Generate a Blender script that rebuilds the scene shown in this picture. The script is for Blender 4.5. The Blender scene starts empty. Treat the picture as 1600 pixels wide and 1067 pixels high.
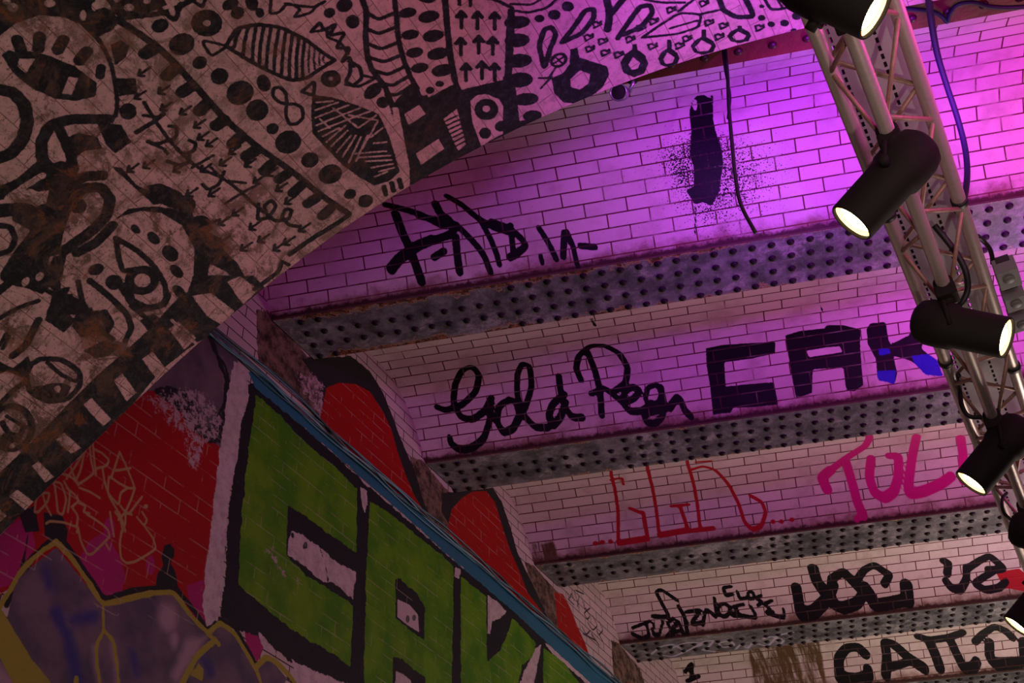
import bpy, math, random
import numpy as np
from mathutils import Vector, Matrix
random.seed(7)
C = bpy.context.scene.collection
# ------------------------------------------------------------------ camera
M = 4.3                                   # ceiling height above the camera, metres
FPX = 1842.59
CAM = np.array([.8045*M, 0, 1.6])
yaw, pitch, roll, SK = -0.46912704, 0.68714908, -0.02781679, 0.26935275
cy, sy, cp, sp = math.cos(yaw), math.sin(yaw), math.cos(pitch), math.sin(pitch)
Fv = np.array([sy*cp, cy*cp, sp]); R0 = np.array([cy, -sy, 0]); U0 = np.cross(R0, Fv)
Rv = math.cos(roll)*R0+math.sin(roll)*U0; Uv = -math.sin(roll)*R0+math.cos(roll)*U0
cd = bpy.data.cameras.new('camera'); cam = bpy.data.objects.new('camera', cd); C.objects.link(cam)
cam.matrix_world = Matrix(((Rv[0], Uv[0], -Fv[0], CAM[0]), (Rv[1], Uv[1], -Fv[1], CAM[1]), (Rv[2], Uv[2], -Fv[2], CAM[2]), (0, 0, 0, 1)))
cd.sensor_width = 36; cd.lens = FPX/1600*36; cd.clip_start = .05; cd.clip_end = 200
bpy.context.scene.camera = cam
# ------------------------------------------------------------------ view + world + main lights
sc = bpy.context.scene
sc.view_settings.view_transform = 'Standard'; sc.view_settings.look = 'None'
sc.view_settings.gamma = 1; sc.view_settings.exposure = 0.0; sc.view_settings.use_curve_mapping = False
w = bpy.data.worlds.new('world'); sc.world = w; w.use_nodes = True
w.node_tree.nodes['Background'].inputs[0].default_value = (.95, .75, .75, 1)
w.node_tree.nodes['Background'].inputs[1].default_value = .032

def spot(name, loc, target, col, power, size=90, blend=.8, rad=.12):
    l = bpy.data.lights.new(name, 'SPOT'); l.color = col; l.energy = power
    l.spot_size = math.radians(size); l.spot_blend = blend; l.shadow_soft_size = rad
    o = bpy.data.objects.new(name, l); C.objects.link(o); o.location = loc
    o.rotation_euler = (Vector(target)-Vector(loc)).to_track_quat('-Z', 'Y').to_euler(); return o
def area(name, loc, target, col, power, sx, sz):
    l = bpy.data.lights.new(name, 'AREA'); l.color = col; l.energy = power; l.shape = 'RECTANGLE'; l.size = sx; l.size_y = sz
    o = bpy.data.objects.new(name, l); C.objects.link(o); o.location = loc
    o.rotation_euler = (Vector(target)-Vector(loc)).to_track_quat('-Z', 'Y').to_euler(); return o
spot('magenta_wash', (5.3, 3.0, 4.3), (5.1, 4.5, 6.2), (1.0, .03, .84), 440, 84, 1.0, .2)
spot('magenta_wash', (5.2, 2.3, 4.5), (2.2, 3.0, 5.7), (1.0, .03, .66), 115, 74, 1.0, .2)
spot('violet_wash', (3.6, 3.1, 4.80), (3.05, 4.35, 6.22), (.42, .02, 1.0), 260, 76, 1.0)
spot('violet_wash', (3.7, 2.2, 4.80), (3.0, 2.95, 5.7), (.42, .06, 1.0), 150, 84, 1.0)
spot('bay_wash', (4.8, 5.0, 4.5), (3.0, 6.0, 6.2), (1.0, .06, .72), 110, 100, 1.0)
spot('violet_wash', (4.0, 5.0, 5.0), (3.9, 5.9, 6.3), (.40, .05, 1.0), 60, 90, 1.0)
spot('bay_wash', (4.9, 7.2, 4.9), (4.5, 8.2, 6.3), (.62, .07, 1.0), 100, 90, 1.0)
spot('bay_wash', (4.9, 6.9, 4.9), (3.6, 8.0, 6.3), (1.0, .12, .60), 34, 90, 1.0)
spot('truss_fill', (4.1, 1.2, 1.6), (3.5, 3.0, 4.55), (1.0, .74, .60), 75, 34, .6, .05)  # added fill to brighten the truss, no fixture stands here
area('tunnel_light', (4.6, 10.2, 3.1), (2.2, 7.5, 5.6), (1.0, .76, .66), 145, 2.0, 2.0)
area('tunnel_light', (5.5, -1.0, 2.6), (2.2, 3.5, 4.7), (1.0, .80, .76), 48, 2.0, 1.2)

# ------------------------------------------------------------------ pixels <-> surfaces
Ev = np.array([math.cos(SK), math.sin(SK), 0]); Nv = np.array([-math.sin(SK), math.cos(SK), 0]); TK = math.tan(SK)
def rays(P):
    P = np.asarray(P, float).reshape(-1, 2)
    return Fv*FPX+(P[:, :1]-800)*Rv-(P[:, 1:]-533.5)*Uv
def at_z(x, y, z): r = rays([(x, y)])[0]; return CAM+r*(z-CAM[2])/r[2]
def at_x(x, y, X): r = rays([(x, y)])[0]; return CAM+r*(X-CAM[0])/r[0]
def at_d(x, y, d): return CAM+rays([(x, y)])[0]/FPX*d
VF = .54*M                                # the vault ends on the vertical plane  y = VF + x tan SK
prof = np.array([(0, .42), (.053, .499), (.102, .555), (.146, .611), (.187, .660), (.234, .705), (.275, .744), (.322, .782), (.364, .812), (.404, .835), (.454, .862), (.52, .890), (.585, .913), (.65, .931), (.72, .943), (.80, .949), (.9, .951)])
px_ = prof[:, 0]*math.cos(SK)*M; pz_ = 1.6+prof[:, 1]*M
px_ = np.r_[px_, 2*px_[-1]-px_[-2::-1]]; pz_ = np.r_[pz_, pz_[-2::-1]]
_s = np.r_[0, np.cumsum(np.hypot(np.diff(px_), np.diff(pz_)))]
# smooth the profile by arc length
_ss = np.linspace(0, _s[-1], 241); vx = np.interp(_ss, _s, px_); vz = np.interp(_ss, _s, pz_)
for _ in range(60):
    vx[1:-1] = .5*vx[1:-1]+.25*(vx[2:]+vx[:-2]); vz[1:-1] = .5*vz[1:-1]+.25*(vz[2:]+vz[:-2])
vs = np.r_[0, np.cumsum(np.hypot(np.diff(vx), np.diff(vz)))]; WR = vx[-1]
class Vault:                              # coordinates (w, s): w along the tunnel from the end face, s round the arch
    def of_px(self, P):
        out = []
        for r in rays(P):
            zz = np.interp(CAM[0]+r[0]*(T_ := np.linspace(.5, 9, 6000)/FPX), vx, vz)
            g = CAM[2]+r[2]*T_-zz; i = int(np.argmax(g > 0)); i = max(i, 1)
            t = T_[i-1]+(T_[i]-T_[i-1])*(-g[i-1])/(g[i]-g[i-1]+1e-12); p = CAM+r*t
            out.append((p[1]-p[0]*TK-VF, np.interp(p[0], vx, vs), t*FPX))
        return np.array(out)
    def xyz(self, a, b):
        x = np.interp(b, vs, vx); return np.stack([x, a+VF+x*TK, np.interp(b, vs, vz)], -1)
class Wall:
    def of_px(self, P):
        r = rays(P); t = -CAM[0]/r[:, 0]; p = CAM+r*t[:, None]
        return np.stack([p[:, 1], p[:, 2], t*FPX], -1)
    def xyz(self, a, b): return np.stack([a*0, a, b], -1)
    def uv(self, a, b): return a, b
FLW = .093*M; ZC = 1.6+M; RISE = .1*M
NEAR = [v*M for v in (.519, .896, 1.282, 1.649, 2.016, 2.368, 2.735, 3.10)]
class Bay:                                # coordinates (u, t): u along the girders from the wall, t across the little arch
    def __init__(s, i):
        s.v0 = NEAR[i]+FLW; s.v1 = NEAR[i+1]
        tt = np.linspace(0, 1, 200); s.tt = tt
        s.al = np.r_[0, np.cumsum(np.hypot((s.v1-s.v0)*math.cos(SK)*np.diff(tt), np.diff(s.h(tt))))]
    def h(s, t): return ZC+.012+RISE*4*t*(1-t)*(1+.35*(1-4*t*(1-t)))
    def of_px(s, P):
        out = []
        for r in rays(P):
            T_ = np.linspace(4.0, 7.0, 4000)/r[2]*1.0; p = CAM+r[None]*T_[:, None]
            u = p[:, 0]/Ev[0]; v = p[:, 1]-u*Ev[1]; t = (v-s.v0)/(s.v1-s.v0)
            g = p[:, 2]-s.h(np.clip(t, -.02, 1.02)); 
            i = max(1, int(np.argmax(g > 0))); f = -g[i-1]/(g[i]-g[i-1]+1e-12)
            out.append((u[i-1]+(u[i]-u[i-1])*f, t[i-1]+(t[i]-t[i-1])*f, T_[i]*FPX))
        return np.array(out)
    def xyz(s, a, b):
        return np.stack([a*Ev[0], s.v0+(s.v1-s.v0)*b+a*Ev[1], s.h(b)], -1)
    def uv(s, a, b):
        p = s.xyz(a, b); return p[..., 0]*Ev[0]+p[..., 1]*Ev[1], np.interp(b, s.tt, s.al)
class Flange:
    def __init__(s, i): s.v0 = NEAR[i]
    def of_px(s, P):
        r = rays(P); t = (ZC-CAM[2])/r[:, 2]; p = CAM+r*t[:, None]; u = p[:, 0]/Ev[0]
        return np.stack([u, p[:, 1]-u*Ev[1]-s.v0, t*FPX], -1)
    def xyz(s, a, b): return np.stack([a*Ev[0], s.v0+b+a*Ev[1], a*0+ZC], -1)

# ------------------------------------------------------------------ painting: signed distance fields on a surface grid
def circ(x, y, rx, ry=None, ang=0, n=18):
    ry = ry or rx; a = math.radians(ang); out = []
    for k in range(n):
        t = 2*math.pi*k/n; dx, dy = rx*math.cos(t), ry*math.sin(t)
        out.append((x+dx*math.cos(a)-dy*math.sin(a), y+dx*math.sin(a)+dy*math.cos(a)))
    return out
def smooth(pts, it=2):
    p = np.array(pts, float)
    for w_ in (.14, .22)[:it]:
        if len(p) < 3: break
        q = np.empty((2*len(p)-2, 2)); q[0::2] = (1-w_)*p[:-1]+w_*p[1:]; q[1::2] = w_*p[:-1]+(1-w_)*p[1:]
        p = np.vstack([p[:1], q, p[-1:]])
    return p
class Paint:
    """ops: ('s', half width px, points) stroke, ('p', points) polygon, ('-s'...) / ('-p'...) take away."""
    def __init__(self, surf, A, B):
        self.surf, self.A, self.B = surf, A, B
        g = surf.xyz(A[:, None]+0*B[None], B[None]+0*A[:, None]); self.G = g
        # local metric: true distance per unit of each coordinate
        self.ma = np.linalg.norm(g[1:, 0]-g[:-1, 0], axis=-1).mean()/np.diff(A).mean()
        self.mb = np.linalg.norm(np.diff(g[0], axis=0), axis=-1).sum()/(B[-1]-B[0])
    def field(self, ops):
        A, B = self.A*self.ma, self.B*self.mb
        F = np.full((len(A), len(B)), -.06)
        for op in ops:
            k = op[0]; neg = k[0] == '-'; k = k[-1]
            if k == 's':
                r_px, pts = op[1], smooth(op[2]) if len(op[2]) > 2 and len(op) < 4 else np.array(op[2], float); 
                q = self.surf.of_px(pts)
                rad = r_px*q[:, 2].mean()/FPX
                q = q[:, :2]*[self.ma, self.mb]; segs = list(zip(q[:-1], q[1:])); closed = False
            else:
                pts = np.array(op[1], float)
                # subdivide edges so straight lines stay true on curved surfaces
                pp = []
                for a, b in zip(pts, np.roll(pts, -1, 0)):
                    n = max(1, int(np.hypot(*(b-a))/60)); pp += [a+(b-a)*j/n for j in range(n)]
                q = self.surf.of_px(pp)[:, :2]*[self.ma, self.mb]; rad = 0
                segs = list(zip(q, np.roll(q, -1, 0)))
            m = rad+.05
            lo, hi = q.min(0)-m, q.max(0)+m
            i0, i1 = np.searchsorted(A, [lo[0], hi[0]]); j0, j1 = np.searchsorted(B, [lo[1], hi[1]])
            if i1 <= i0 or j1 <= j0: continue
            X, Y = np.meshgrid(A[i0:i1], B[j0:j1], indexing='ij')
            D = np.full(X.shape, 1e9)
            inside = np.zeros(X.shape, bool)
            for a, b in segs:
                d = b-a; L = d@d
                if k == 's':      # restrict to the segment's own window
                    l2, h2 = np.minimum(a, b)-m, np.maximum(a, b)+m
                    a0, a1 = np.searchsorted(A[i0:i1], [l2[0], h2[0]]); b0, b1 = np.searchsorted(B[j0:j1], [l2[1], h2[1]])
                    if a1 <= a0 or b1 <= b0: continue
                    xs, ys = X[a0:a1, b0:b1], Y[a0:a1, b0:b1]
                    t = np.clip(((xs-a[0])*d[0]+(ys-a[1])*d[1])/(L+1e-12), 0, 1)
                    dd = np.hypot(xs-a[0]-t*d[0], ys-a[1]-t*d[1])
                    D[a0:a1, b0:b1] = np.minimum(D[a0:a1, b0:b1], dd)
                else:
                    t = np.clip(((X-a[0])*d[0]+(Y-a[1])*d[1])/(L+1e-12), 0, 1)
                    D = np.minimum(D, np.hypot(X-a[0]-t*d[0], Y-a[1]-t*d[1]))
                    c = (a[1] > Y) != (b[1] > Y)
                    xx = a[0]+(Y-a[1])*d[0]/(d[1]+1e-15)
                    inside ^= c & (X < xx)
            val = rad-D if k == 's' else np.where(inside, D, -D)
            W = F[i0:i1, j0:j1]
            F[i0:i1, j0:j1] = np.minimum(W, -val) if neg else np.maximum(W, val)
        return np.clip(F, -.06, .06)
def density(paint, blobs):                # soft cloud of spatter: (x, y, radius px, weight)
    A, B = paint.A*paint.ma, paint.B*paint.mb; D = np.zeros((len(A), len(B)))
    for x, y, r, a in blobs:
        q = paint.surf.of_px([(x, y)])[0]; s = r*q[2]/FPX
        D += a*np.exp(-(((A-q[0]*paint.ma)/s)**2)[:, None]-(((B-q[1]*paint.mb)/s)**2)[None])
    return D
def grid_mesh(name, G, uvs, attrs, mats, flip=False):
    na, nb = G.shape[:2]; idx = np.arange(na*nb).reshape(na, nb)
    f = np.stack([idx[:-1, :-1], idx[1:, :-1], idx[1:, 1:], idx[:-1, 1:]], -1).reshape(-1, 4)
    if flip: f = f[:, ::-1]
    me = bpy.data.meshes.new(name); me.vertices.add(na*nb); me.vertices.foreach_set('co', G.reshape(-1).astype(np.float32))
    me.loops.add(f.size); me.loops.foreach_set('vertex_index', f.reshape(-1).astype(np.int32))
    me.polygons.add(len(f)); me.polygons.foreach_set('loop_start', np.arange(0, f.size, 4, dtype=np.int32))
    me.polygons.foreach_set('use_smooth', np.ones(len(f), bool))
    me.update(calc_edges=True)
    if uvs is not None:
        u = me.uv_layers.new(name='metres'); uv = np.stack([x.reshape(-1) for x in uvs], -1)[f.reshape(-1)]
        u.data.foreach_set('uv', uv.reshape(-1).astype(np.float32))
    for k, v in attrs.items():
        a = me.attributes.new(k, 'FLOAT', 'POINT'); a.data.foreach_set('value', v.reshape(-1).astype(np.float32))
    for m in mats: me.materials.append(m)
    o = bpy.data.objects.new(name, me); C.objects.link(o); return o

# ------------------------------------------------------------------ materials
class NT:
    def __init__(s, name):
        s.m = bpy.data.materials.new(name); s.m.use_nodes = True; s.t = s.m.node_tree; s.b = s.t.nodes['Principled BSDF']
    def n(s, t, **k):
        x = s.t.nodes.new(t)
        for a, v in k.items():
            if a[0] == '_': setattr(x, a[1:], v)
        return x
    def l(s, a, b): s.t.links.new(a, b)
    def math(s, op, a, b=None, c=None, clamp=False):
        x = s.t.nodes.new('ShaderNodeMath'); x.operation = op; x.use_clamp = clamp
        for i, v in enumerate((a, b, c)):
            if v is None: continue
            if hasattr(v, 'links') or hasattr(v, 'is_linked'): s.l(v, x.inputs[i])
            else: x.inputs[i].default_value = v
        return x.outputs[0]
    def noise(s, vec, scale, detail=4, rough=.6, dist=0):
        x = s.t.nodes.new('ShaderNodeTexNoise'); x.inputs['Scale'].default_value = scale; x.inputs['Detail'].default_value = detail
        x.inputs['Roughness'].default_value = rough; x.inputs['Distortion'].default_value = dist
        if vec is not None: s.l(vec, x.inputs['Vector'])
        return x.outputs[0]
    def step(s, v, a, b):                 # 0 below a, 1 above b
        x = s.t.nodes.new('ShaderNodeMapRange'); x.interpolation_type = 'SMOOTHSTEP'
        s.l(v, x.inputs[0]); x.inputs[1].default_value = a; x.inputs[2].default_value = b; return x.outputs[0]
    def mix(s, f, a, b):
        x = s.t.nodes.new('ShaderNodeMix'); x.data_type = 'RGBA'; x.clamp_factor = True
        for i, v in ((0, f), (6, a), (7, b)):
            if hasattr(v, 'links') or hasattr(v, 'is_linked'): s.l(v, x.inputs[i])
            elif i: x.inputs[i].default_value = (*v, 1)
            else: x.inputs[i].default_value = v
        return x.outputs[2]
    def attr(s, name):
        x = s.t.nodes.new('ShaderNodeAttribute'); x.attribute_name = name; return x.outputs['Fac']
    def pos(s):
        x = s.t.nodes.new('ShaderNodeNewGeometry'); return x.outputs['Position']
    def vscale(s, v, k):
        x = s.n('ShaderNodeMapping'); s.l(v, x.inputs[0]); x.inputs['Scale'].default_value = k; return x.outputs[0]
    def uv(s):
        x = s.t.nodes.new('ShaderNodeUVMap'); x.uv_map = 'metres'; return x.outputs[0]
    def brick(s, c1, c2, mo, mortar=.004, smooth=.2):
        x = s.t.nodes.new('ShaderNodeTexBrick'); s.l(s.uv(), x.inputs['Vector']); x.inputs['Scale'].default_value = 1
        x.inputs['Color1'].default_value = (*c1, 1); x.inputs['Color2'].default_value = (*c2, 1); x.inputs['Mortar'].default_value = (*mo, 1)
        x.inputs['Mortar Size'].default_value = mortar; x.inputs['Mortar Smooth'].default_value = smooth
        x.inputs['Brick Width'].default_value = .228; x.inputs['Row Height'].default_value = .0752; x.inputs['Bias'].default_value = 0
        return x.outputs[0], x.outputs[1]
    def bump(s, h, strength, dist=.01):
        x = s.t.nodes.new('ShaderNodeBump'); x.inputs['Strength'].default_value = strength; x.inputs['Distance'].default_value = dist
        s.l(h, x.inputs['Height']); s.l(x.outputs[0], s.b.inputs['Normal'])
    def out(s, col, rough=.6, metal=0.0, spec=.5):
        if hasattr(col, 'links') or hasattr(col, 'is_linked'): s.l(col, s.b.inputs['Base Color'])
        else: s.b.inputs['Base Color'].default_value = (*col, 1)
        if hasattr(rough, 'links') or hasattr(rough, 'is_linked'): s.l(rough, s.b.inputs['Roughness'])
        else: s.b.inputs['Roughness'].default_value = rough
        s.b.inputs['Metallic'].default_value = metal; s.b.inputs['Specular IOR Level'].default_value = spec
        return s.m
def plain(name, col, rough=.5, metal=0.0, nz=.0, scale=30):
    t = NT(name)
    if nz:
        n = t.noise(t.pos(), scale); c = t.mix(n, tuple(max(0, x*(1-nz)) for x in col), tuple(min(1, x*(1+nz)) for x in col)); return t.out(c, rough, metal)
    return t.out(col, rough, metal)
def layered(t, base, layers):
    """layers: (attribute, colour, edge noise scale, noise amplitude, softness)"""
    pos = t.pos(); col = base
    for a, c, ns, amp, soft in layers:
        v = t.attr(a)
        if amp:
            n = t.math('SUBTRACT', t.noise(pos, ns, 3), .5); v = t.math('MULTIPLY_ADD', n, amp, v)
        col = t.mix(t.step(v, -soft, soft), col, c)
    return col
# ------------------------------------------------------------------ mural on the vault (black line work)
BW = []
def S(r, *p): BW.append(('s', r, p))
def P_(*p): BW.append(('p', p))
def mS(r, *p): BW.append(('-s', r, p))
def mP(*p): BW.append(('-p', p))
def Cc(x, y, rx, ry=None, a=0): BW.append(('p', circ(x, y, rx, ry, a)))
def mC(x, y, rx, ry=None, a=0): BW.append(('-p', circ(x, y, rx, ry, a)))
# dark surround, top left, and the first head
P_((-60, -60), (140, -60), (150, 10), (168, 50), (150, 60), (130, 40), (100, 27), (62, 24), (25, 36), (0, 56), (-60, 90))
mC(20, 12, 9, 7); mC(78, 5, 9, 6); mC(130, 24, 5, 8); mC(155, 14, 14, 9, 40); mC(10, 2, 6, 5)
Cc(162, 32, 21, 20); S(3.5, (130, 38), (155, 62), (172, 95), (180, 130), (184, 165), (180, 182))
P_((28, 82), (60, 78), (100, 90), (128, 112), (152, 130), (150, 150), (120, 158), (85, 154), (50, 138), (22, 116), (2, 86), (14, 78))
mP((30, 92), (55, 92), (40, 115), (27, 103)); mS(3, (50, 78), (78, 84), (100, 94), (121, 102)); mP((108, 120), (122, 122), (112, 148), (97, 146))
for a in (((27, 62), (33, 80)), ((62, 57), (60, 76)), ((99, 62), (90, 78)), ((136, 80), (124, 95)), ((158, 106), (156, 118))): S(9 if a[0][0] < 150 else 7, *a)
P_((172, 70), (190, 62), (202, 72), (197, 90), (180, 102)); P_((182, 122), (212, 122), (215, 147), (187, 150)); Cc(200, 174, 14, 13)
S(10, (-10, 138), (20, 144), (38, 163), (43, 190), (36, 218), (18, 240), (-10, 250)); 
S(9, (170, 186), (110, 186), (78, 196), (64, 222), (66, 250), (84, 268)); P_((98, 218), (122, 207), (152, 214), (160, 232), (132, 236), (118, 246), (104, 236))
P_((150, 190), (190, 195), (205, 222), (180, 240), (165, 225)); P_((60, 250), (110, 262), (120, 290), (60, 300), (20, 285)); mC(95, 240, 12, 5, 50)
# long band with teeth
S(5.5, (183, 30), (240, 68), (272, 97), (310, 140), (350, 185), (400, 228), (462, 272), (500, 304), (545, 334)); S(4.5, (545, 336), (522, 352), (490, 371), (453, 397))
for k, (x, y) in enumerate([(243, 72), (277, 103), (301, 132), (328, 158), (354, 184), (380, 210), (402, 232), (428, 252), (452, 268), (474, 286), (497, 306), (520, 322)]):
    S(10.5 if k < 7 else 9, (x-4, y+4), (x-16, y+12+3*(k % 2)))
# arrows
def arrow(x, y, dx, dy, r=1.7, h=.45):
    S(r, (x-dx, y-dy), (x+dx, y+dy)); n = math.hypot(dx, dy); ux, uy = dx/n, dy/n; L = 2*n*h
    for s in (1, -1):
        S(r*1.15, (x+dx, y+dy), (x+dx-L*(ux*.8-s*uy*.7), y+dy-L*(uy*.8+s*ux*.7)))
for x, y in ((225, 112), (219, 148), (256, 140), (260, 166), (290, 172), (312, 193), (318, 212), (331, 222), (367, 234), (391, 254), (233, 256), (208, 262), (405, 280), (440, 292), (454, 312), (476, 355), (352, 252), (335, 300), (425, 268), (300, 300), (372, 330), (398, 352), (350, 345), (412, 372), (385, 385), (350, 375), (330, 350), (436, 385), (452, 376), (322, 262), (280, 262)):
    arrow(x, y, -8.5, 6, 2.3, .40)
# symbols chain
S(3, (225, 160), (245, 192), (265, 220), (292, 248), (312, 264), (345, 276), (372, 296), (400, 322), (425, 340)); S(4, (213, 207), (240, 190), (256, 178)); S(3, (224, 180), (250, 184))
S(3.5, (231, 221), (245, 226), (266, 218)); S(3, (232, 222), (255, 232), (262, 240)); S(3.2, (264, 197), (276, 198), (276, 212), (268, 222)); S(3.2, (296, 219), (306, 224), (303, 236), (290, 240)); S(3.2, (262, 252), (280, 258), (294, 254), (296, 243))
S(2.6, (300, 262), (333, 243)); S(3, (316, 288), (326, 297), (342, 288), (350, 268)); S(2.6, (352, 318), (380, 300), (400, 290)); S(2.6, (330, 262), (350, 282), (384, 286))
S(3.2, (404, 318), (402, 344), (420, 340), (432, 322), (424, 312), (412, 322), (418, 338), (432, 346), (452, 342), (456, 328), (446, 326), (440, 340), (452, 352), (468, 354))
# polka dots between the band and the fishes
for x, y, a, b in ((250, 40, 14, 11), (284, 69, 21, 17), (312, 98, 12, 10), (343, 119, 14, 13), (375, 145, 22, 19), (402, 172, 18, 17), (371, 20, 11, 10), (360, 7, 14, 9), (393, 4, 10, 14), (412, 130, 11, 14), (426, 201, 10, 9), (450, 222, 21, 18), (484, 250, 14, 12), (516, 272, 19, 15), (547, 303, 10, 8), (571, 314, 12, 10), (406, 20, 7, 8), (515, 20, 9, 8), (538, 8, 13, 11), (551, 34, 11, 11)): Cc(x, y, a, b, -20)
for x, y, r, r2 in ((323, 36, 25, 6), (517, 123, 16, 4)): Cc(x, y, r, r*.85); mC(x, y, r2, r2*.8)
S(3, (450, 163), (436, 160), (426, 150), (427, 138), (438, 136), (447, 146), (448, 162), (446, 180), (452, 194), (464, 194), (474, 184), (472, 168), (460, 162), (446, 163))
# fish one
S(2.6, (355, 72), (330, 89), (314, 62), (355, 72)); S(3.4, (353, 72), (370, 44), (402, 38), (440, 43), (478, 62), (505, 83), (523, 94)); S(3.4, (353, 72), (388, 94), (422, 112), (455, 126), (480, 122), (503, 106), (523, 94))
for k, (xa, ya, xb, yb) in enumerate(((376, 44, 366, 74), (388, 42, 380, 88), (400, 41, 395, 95), (412, 41, 405, 103), (424, 42, 416, 108), (436, 44, 428, 112), (447, 48, 440, 117), (457, 53, 452, 122), (467, 58, 463, 122), (476, 64, 473, 120), (484, 70, 483, 114), (492, 76, 492, 108), (500, 82, 500, 102), (506, 87, 507, 98))):
    S(2.9 if k < 10 else 1.8, (xa, ya), ((xa+xb)/2-2, (ya+yb)/2), (xb, yb))
# fish two, filled, then scratched light
S(3, (472, 143), (492, 126), (490, 150), (472, 143))
P_((488, 148), (520, 152), (560, 165), (592, 178), (608, 212), (618, 245), (625, 268), (610, 282), (585, 290), (560, 276), (535, 258), (510, 232), (488, 208), (486, 175))
for a in ((494, 160, 520, 158), (493, 172, 528, 160), (493, 184, 545, 164), (494, 196, 562, 169), (498, 205, 578, 174), (504, 213, 530, 200), (510, 222, 540, 196), (518, 228, 543, 204), (526, 238, 548, 212), (535, 246, 556, 212), (545, 254, 564, 214), (556, 252, 574, 212), (545, 180, 590, 188), (560, 200, 588, 180), (566, 232, 590, 190), (580, 214, 598, 200), (584, 224, 604, 222), (556, 240, 604, 236), (562, 246, 610, 243), (572, 252, 612, 250), (580, 262, 614, 256), (592, 268, 616, 262), (586, 276, 606, 268), (500, 186, 515, 200), (520, 168, 560, 200)):
    mS(1.5, a[:2], a[2:])
# zig-zag + leaves at the top
S(2.5, (424, -5), (421, 22), (436, 20), (450, 4), (470, 14), (458, 28), (486, 20), (498, 6)); S(2.6, (446, 6), (490, 12), (508, 2)); S(3, (486, 50), (500, 34), (506, 48), (526, 36), (514, 56), (540, 50), (524, 76), (548, 74), (533, 98), (546, 88), (552, 104)); S(2.6, (486, 50), (512, 46), (510, 58), (532, 66), (544, 84)); S(3.2, (545, 96), (562, 104), (566, 122), (552, 134), (540, 128), (548, 112), (547, 100))
S(2.6, (540, 132), (560, 136), (588, 122), (566, 118)); Cc(583, 142, 17, 10, -40); Cc(598, 160, 10, 9)
S(3, (300, 0), (316, 12), (322, -4)); S(5, (168, -6), (190, 28), (216, 20), (206, -6)); S(4.5, (190, 28), (262, 20), (310, -6)); S(4, (218, -6), (222, 26)); S(4, (250, 14), (274, 34), (282, 6)); S(3.4, (276, -4), (300, -2)); P_((180, 6), (200, -10), (250, -10), (262, 8), (220, 24), (192, 26)); mC(202, 12, 8, 6); mC(230, 2, 6, 4); mC(268, 14, 4, 7)
# spine
S(4.6, (564, -6), (573, 18), (571, 55), (574, 88), (580, 108), (602, 136), (614, 168), (626, 212), (636, 280)); S(4.2, (616, -6), (620, 30), (622, 60), (630, 92), (642, 122), (652, 138))
for a, b, c in (((574, 20), (592, 31), (616, 20)), ((573, 45), (592, 53), (619, 42)), ((574, 68), (596, 77), (622, 66)), ((577, 90), (600, 97), (627, 86)), ((584, 110), (606, 117), (632, 104)), ((598, 130), (614, 134), (640, 118)), ((604, 148), (622, 148), (646, 132))): S(3.4, a, b, c)
for x, y in ((637, 20), (641, 54), (648, 82), (656, 106)): P_(*circ(x, y, 14, 8, -10))
for x, y in ((670, 26), (677, 56), (684, 84), (691, 110)): P_(*circ(x, y, 17, 9.5, -12))
Cc(668, -2, 14, 7); S(5, (695, -6), (699, 45), (704, 90), (712, 132), (720, 150))
# arrows pointing up
for x, y in ((721, 31), (746, 32), (773, 33), (720, 73), (748, 70), (770, 72), (728, 113), (753, 110), (773, 113), (718, -6), (735, -4)): arrow(x, y, 0, -13, 3.1, .38)
S(3, (738, -5), (770, -2), (800, 12))
P_((793, 14), (804, 12), (806, 60), (806, 120), (798, 130), (788, 130), (790, 60))
# dark street with a bottle and windows
P_((634, 140), (652, 132), (660, 150), (706, 132), (722, 140), (790, 124), (838, 150), (850, 182), (800, 206), (745, 233), (700, 258), (664, 280), (636, 292), (628, 250), (616, 190), (612, 165))
mP((613, 168), (622, 168), (640, 262), (640, 290), (630, 300), (622, 235)); mP((632, 178), (655, 164), (665, 178), (638, 196)); mP((650, 240), (685, 217), (694, 232), (658, 258))
mP((693, 186), (714, 170), (728, 226), (716, 236)); mP((660, 137), (704, 120), (708, 132), (670, 152))
for k in range(7): S(1.7, (690+3*k, 192+6.5*k), (714+2.2*k, 181+6.5*k))
Cc(672, 141, 7, 6); Cc(687, 131, 7, 5)
mP((735, 158), (744, 149), (760, 147), (780, 155), (790, 172), (799, 203), (776, 214), (752, 228), (738, 190)); Cc(760, 171, 19, 17); mC(760, 170, 6, 5); Cc(784, 197, 11, 8.5, -10); Cc(758, 208, 9.5, 9)
mP((806, 16), (850, 16), (846, 60), (842, 100), (858, 150), (868, 172), (846, 184), (806, 190), (800, 120)); 
for x, y, a, b in ((808, 35, 21, 10), (808, 63, 20, 11), (810, 95, 22, 11), (812, 125, 21, 12), (822, 155, 20, 10), (832, 181, 15, 9)): Cc(x, y, a, b, -5)
P_((786, 120), (804, 120), (812, 190), (802, 208), (786, 214))
S(2.4, (798, 16), (826, 20), (856, 12), (874, -6)); S(2.2, (798, 6), (830, 8), (850, -4)); Cc(887, 10, 10, 8); Cc(866, 23, 10, 8); Cc(843, 29, 8, 6)
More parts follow.
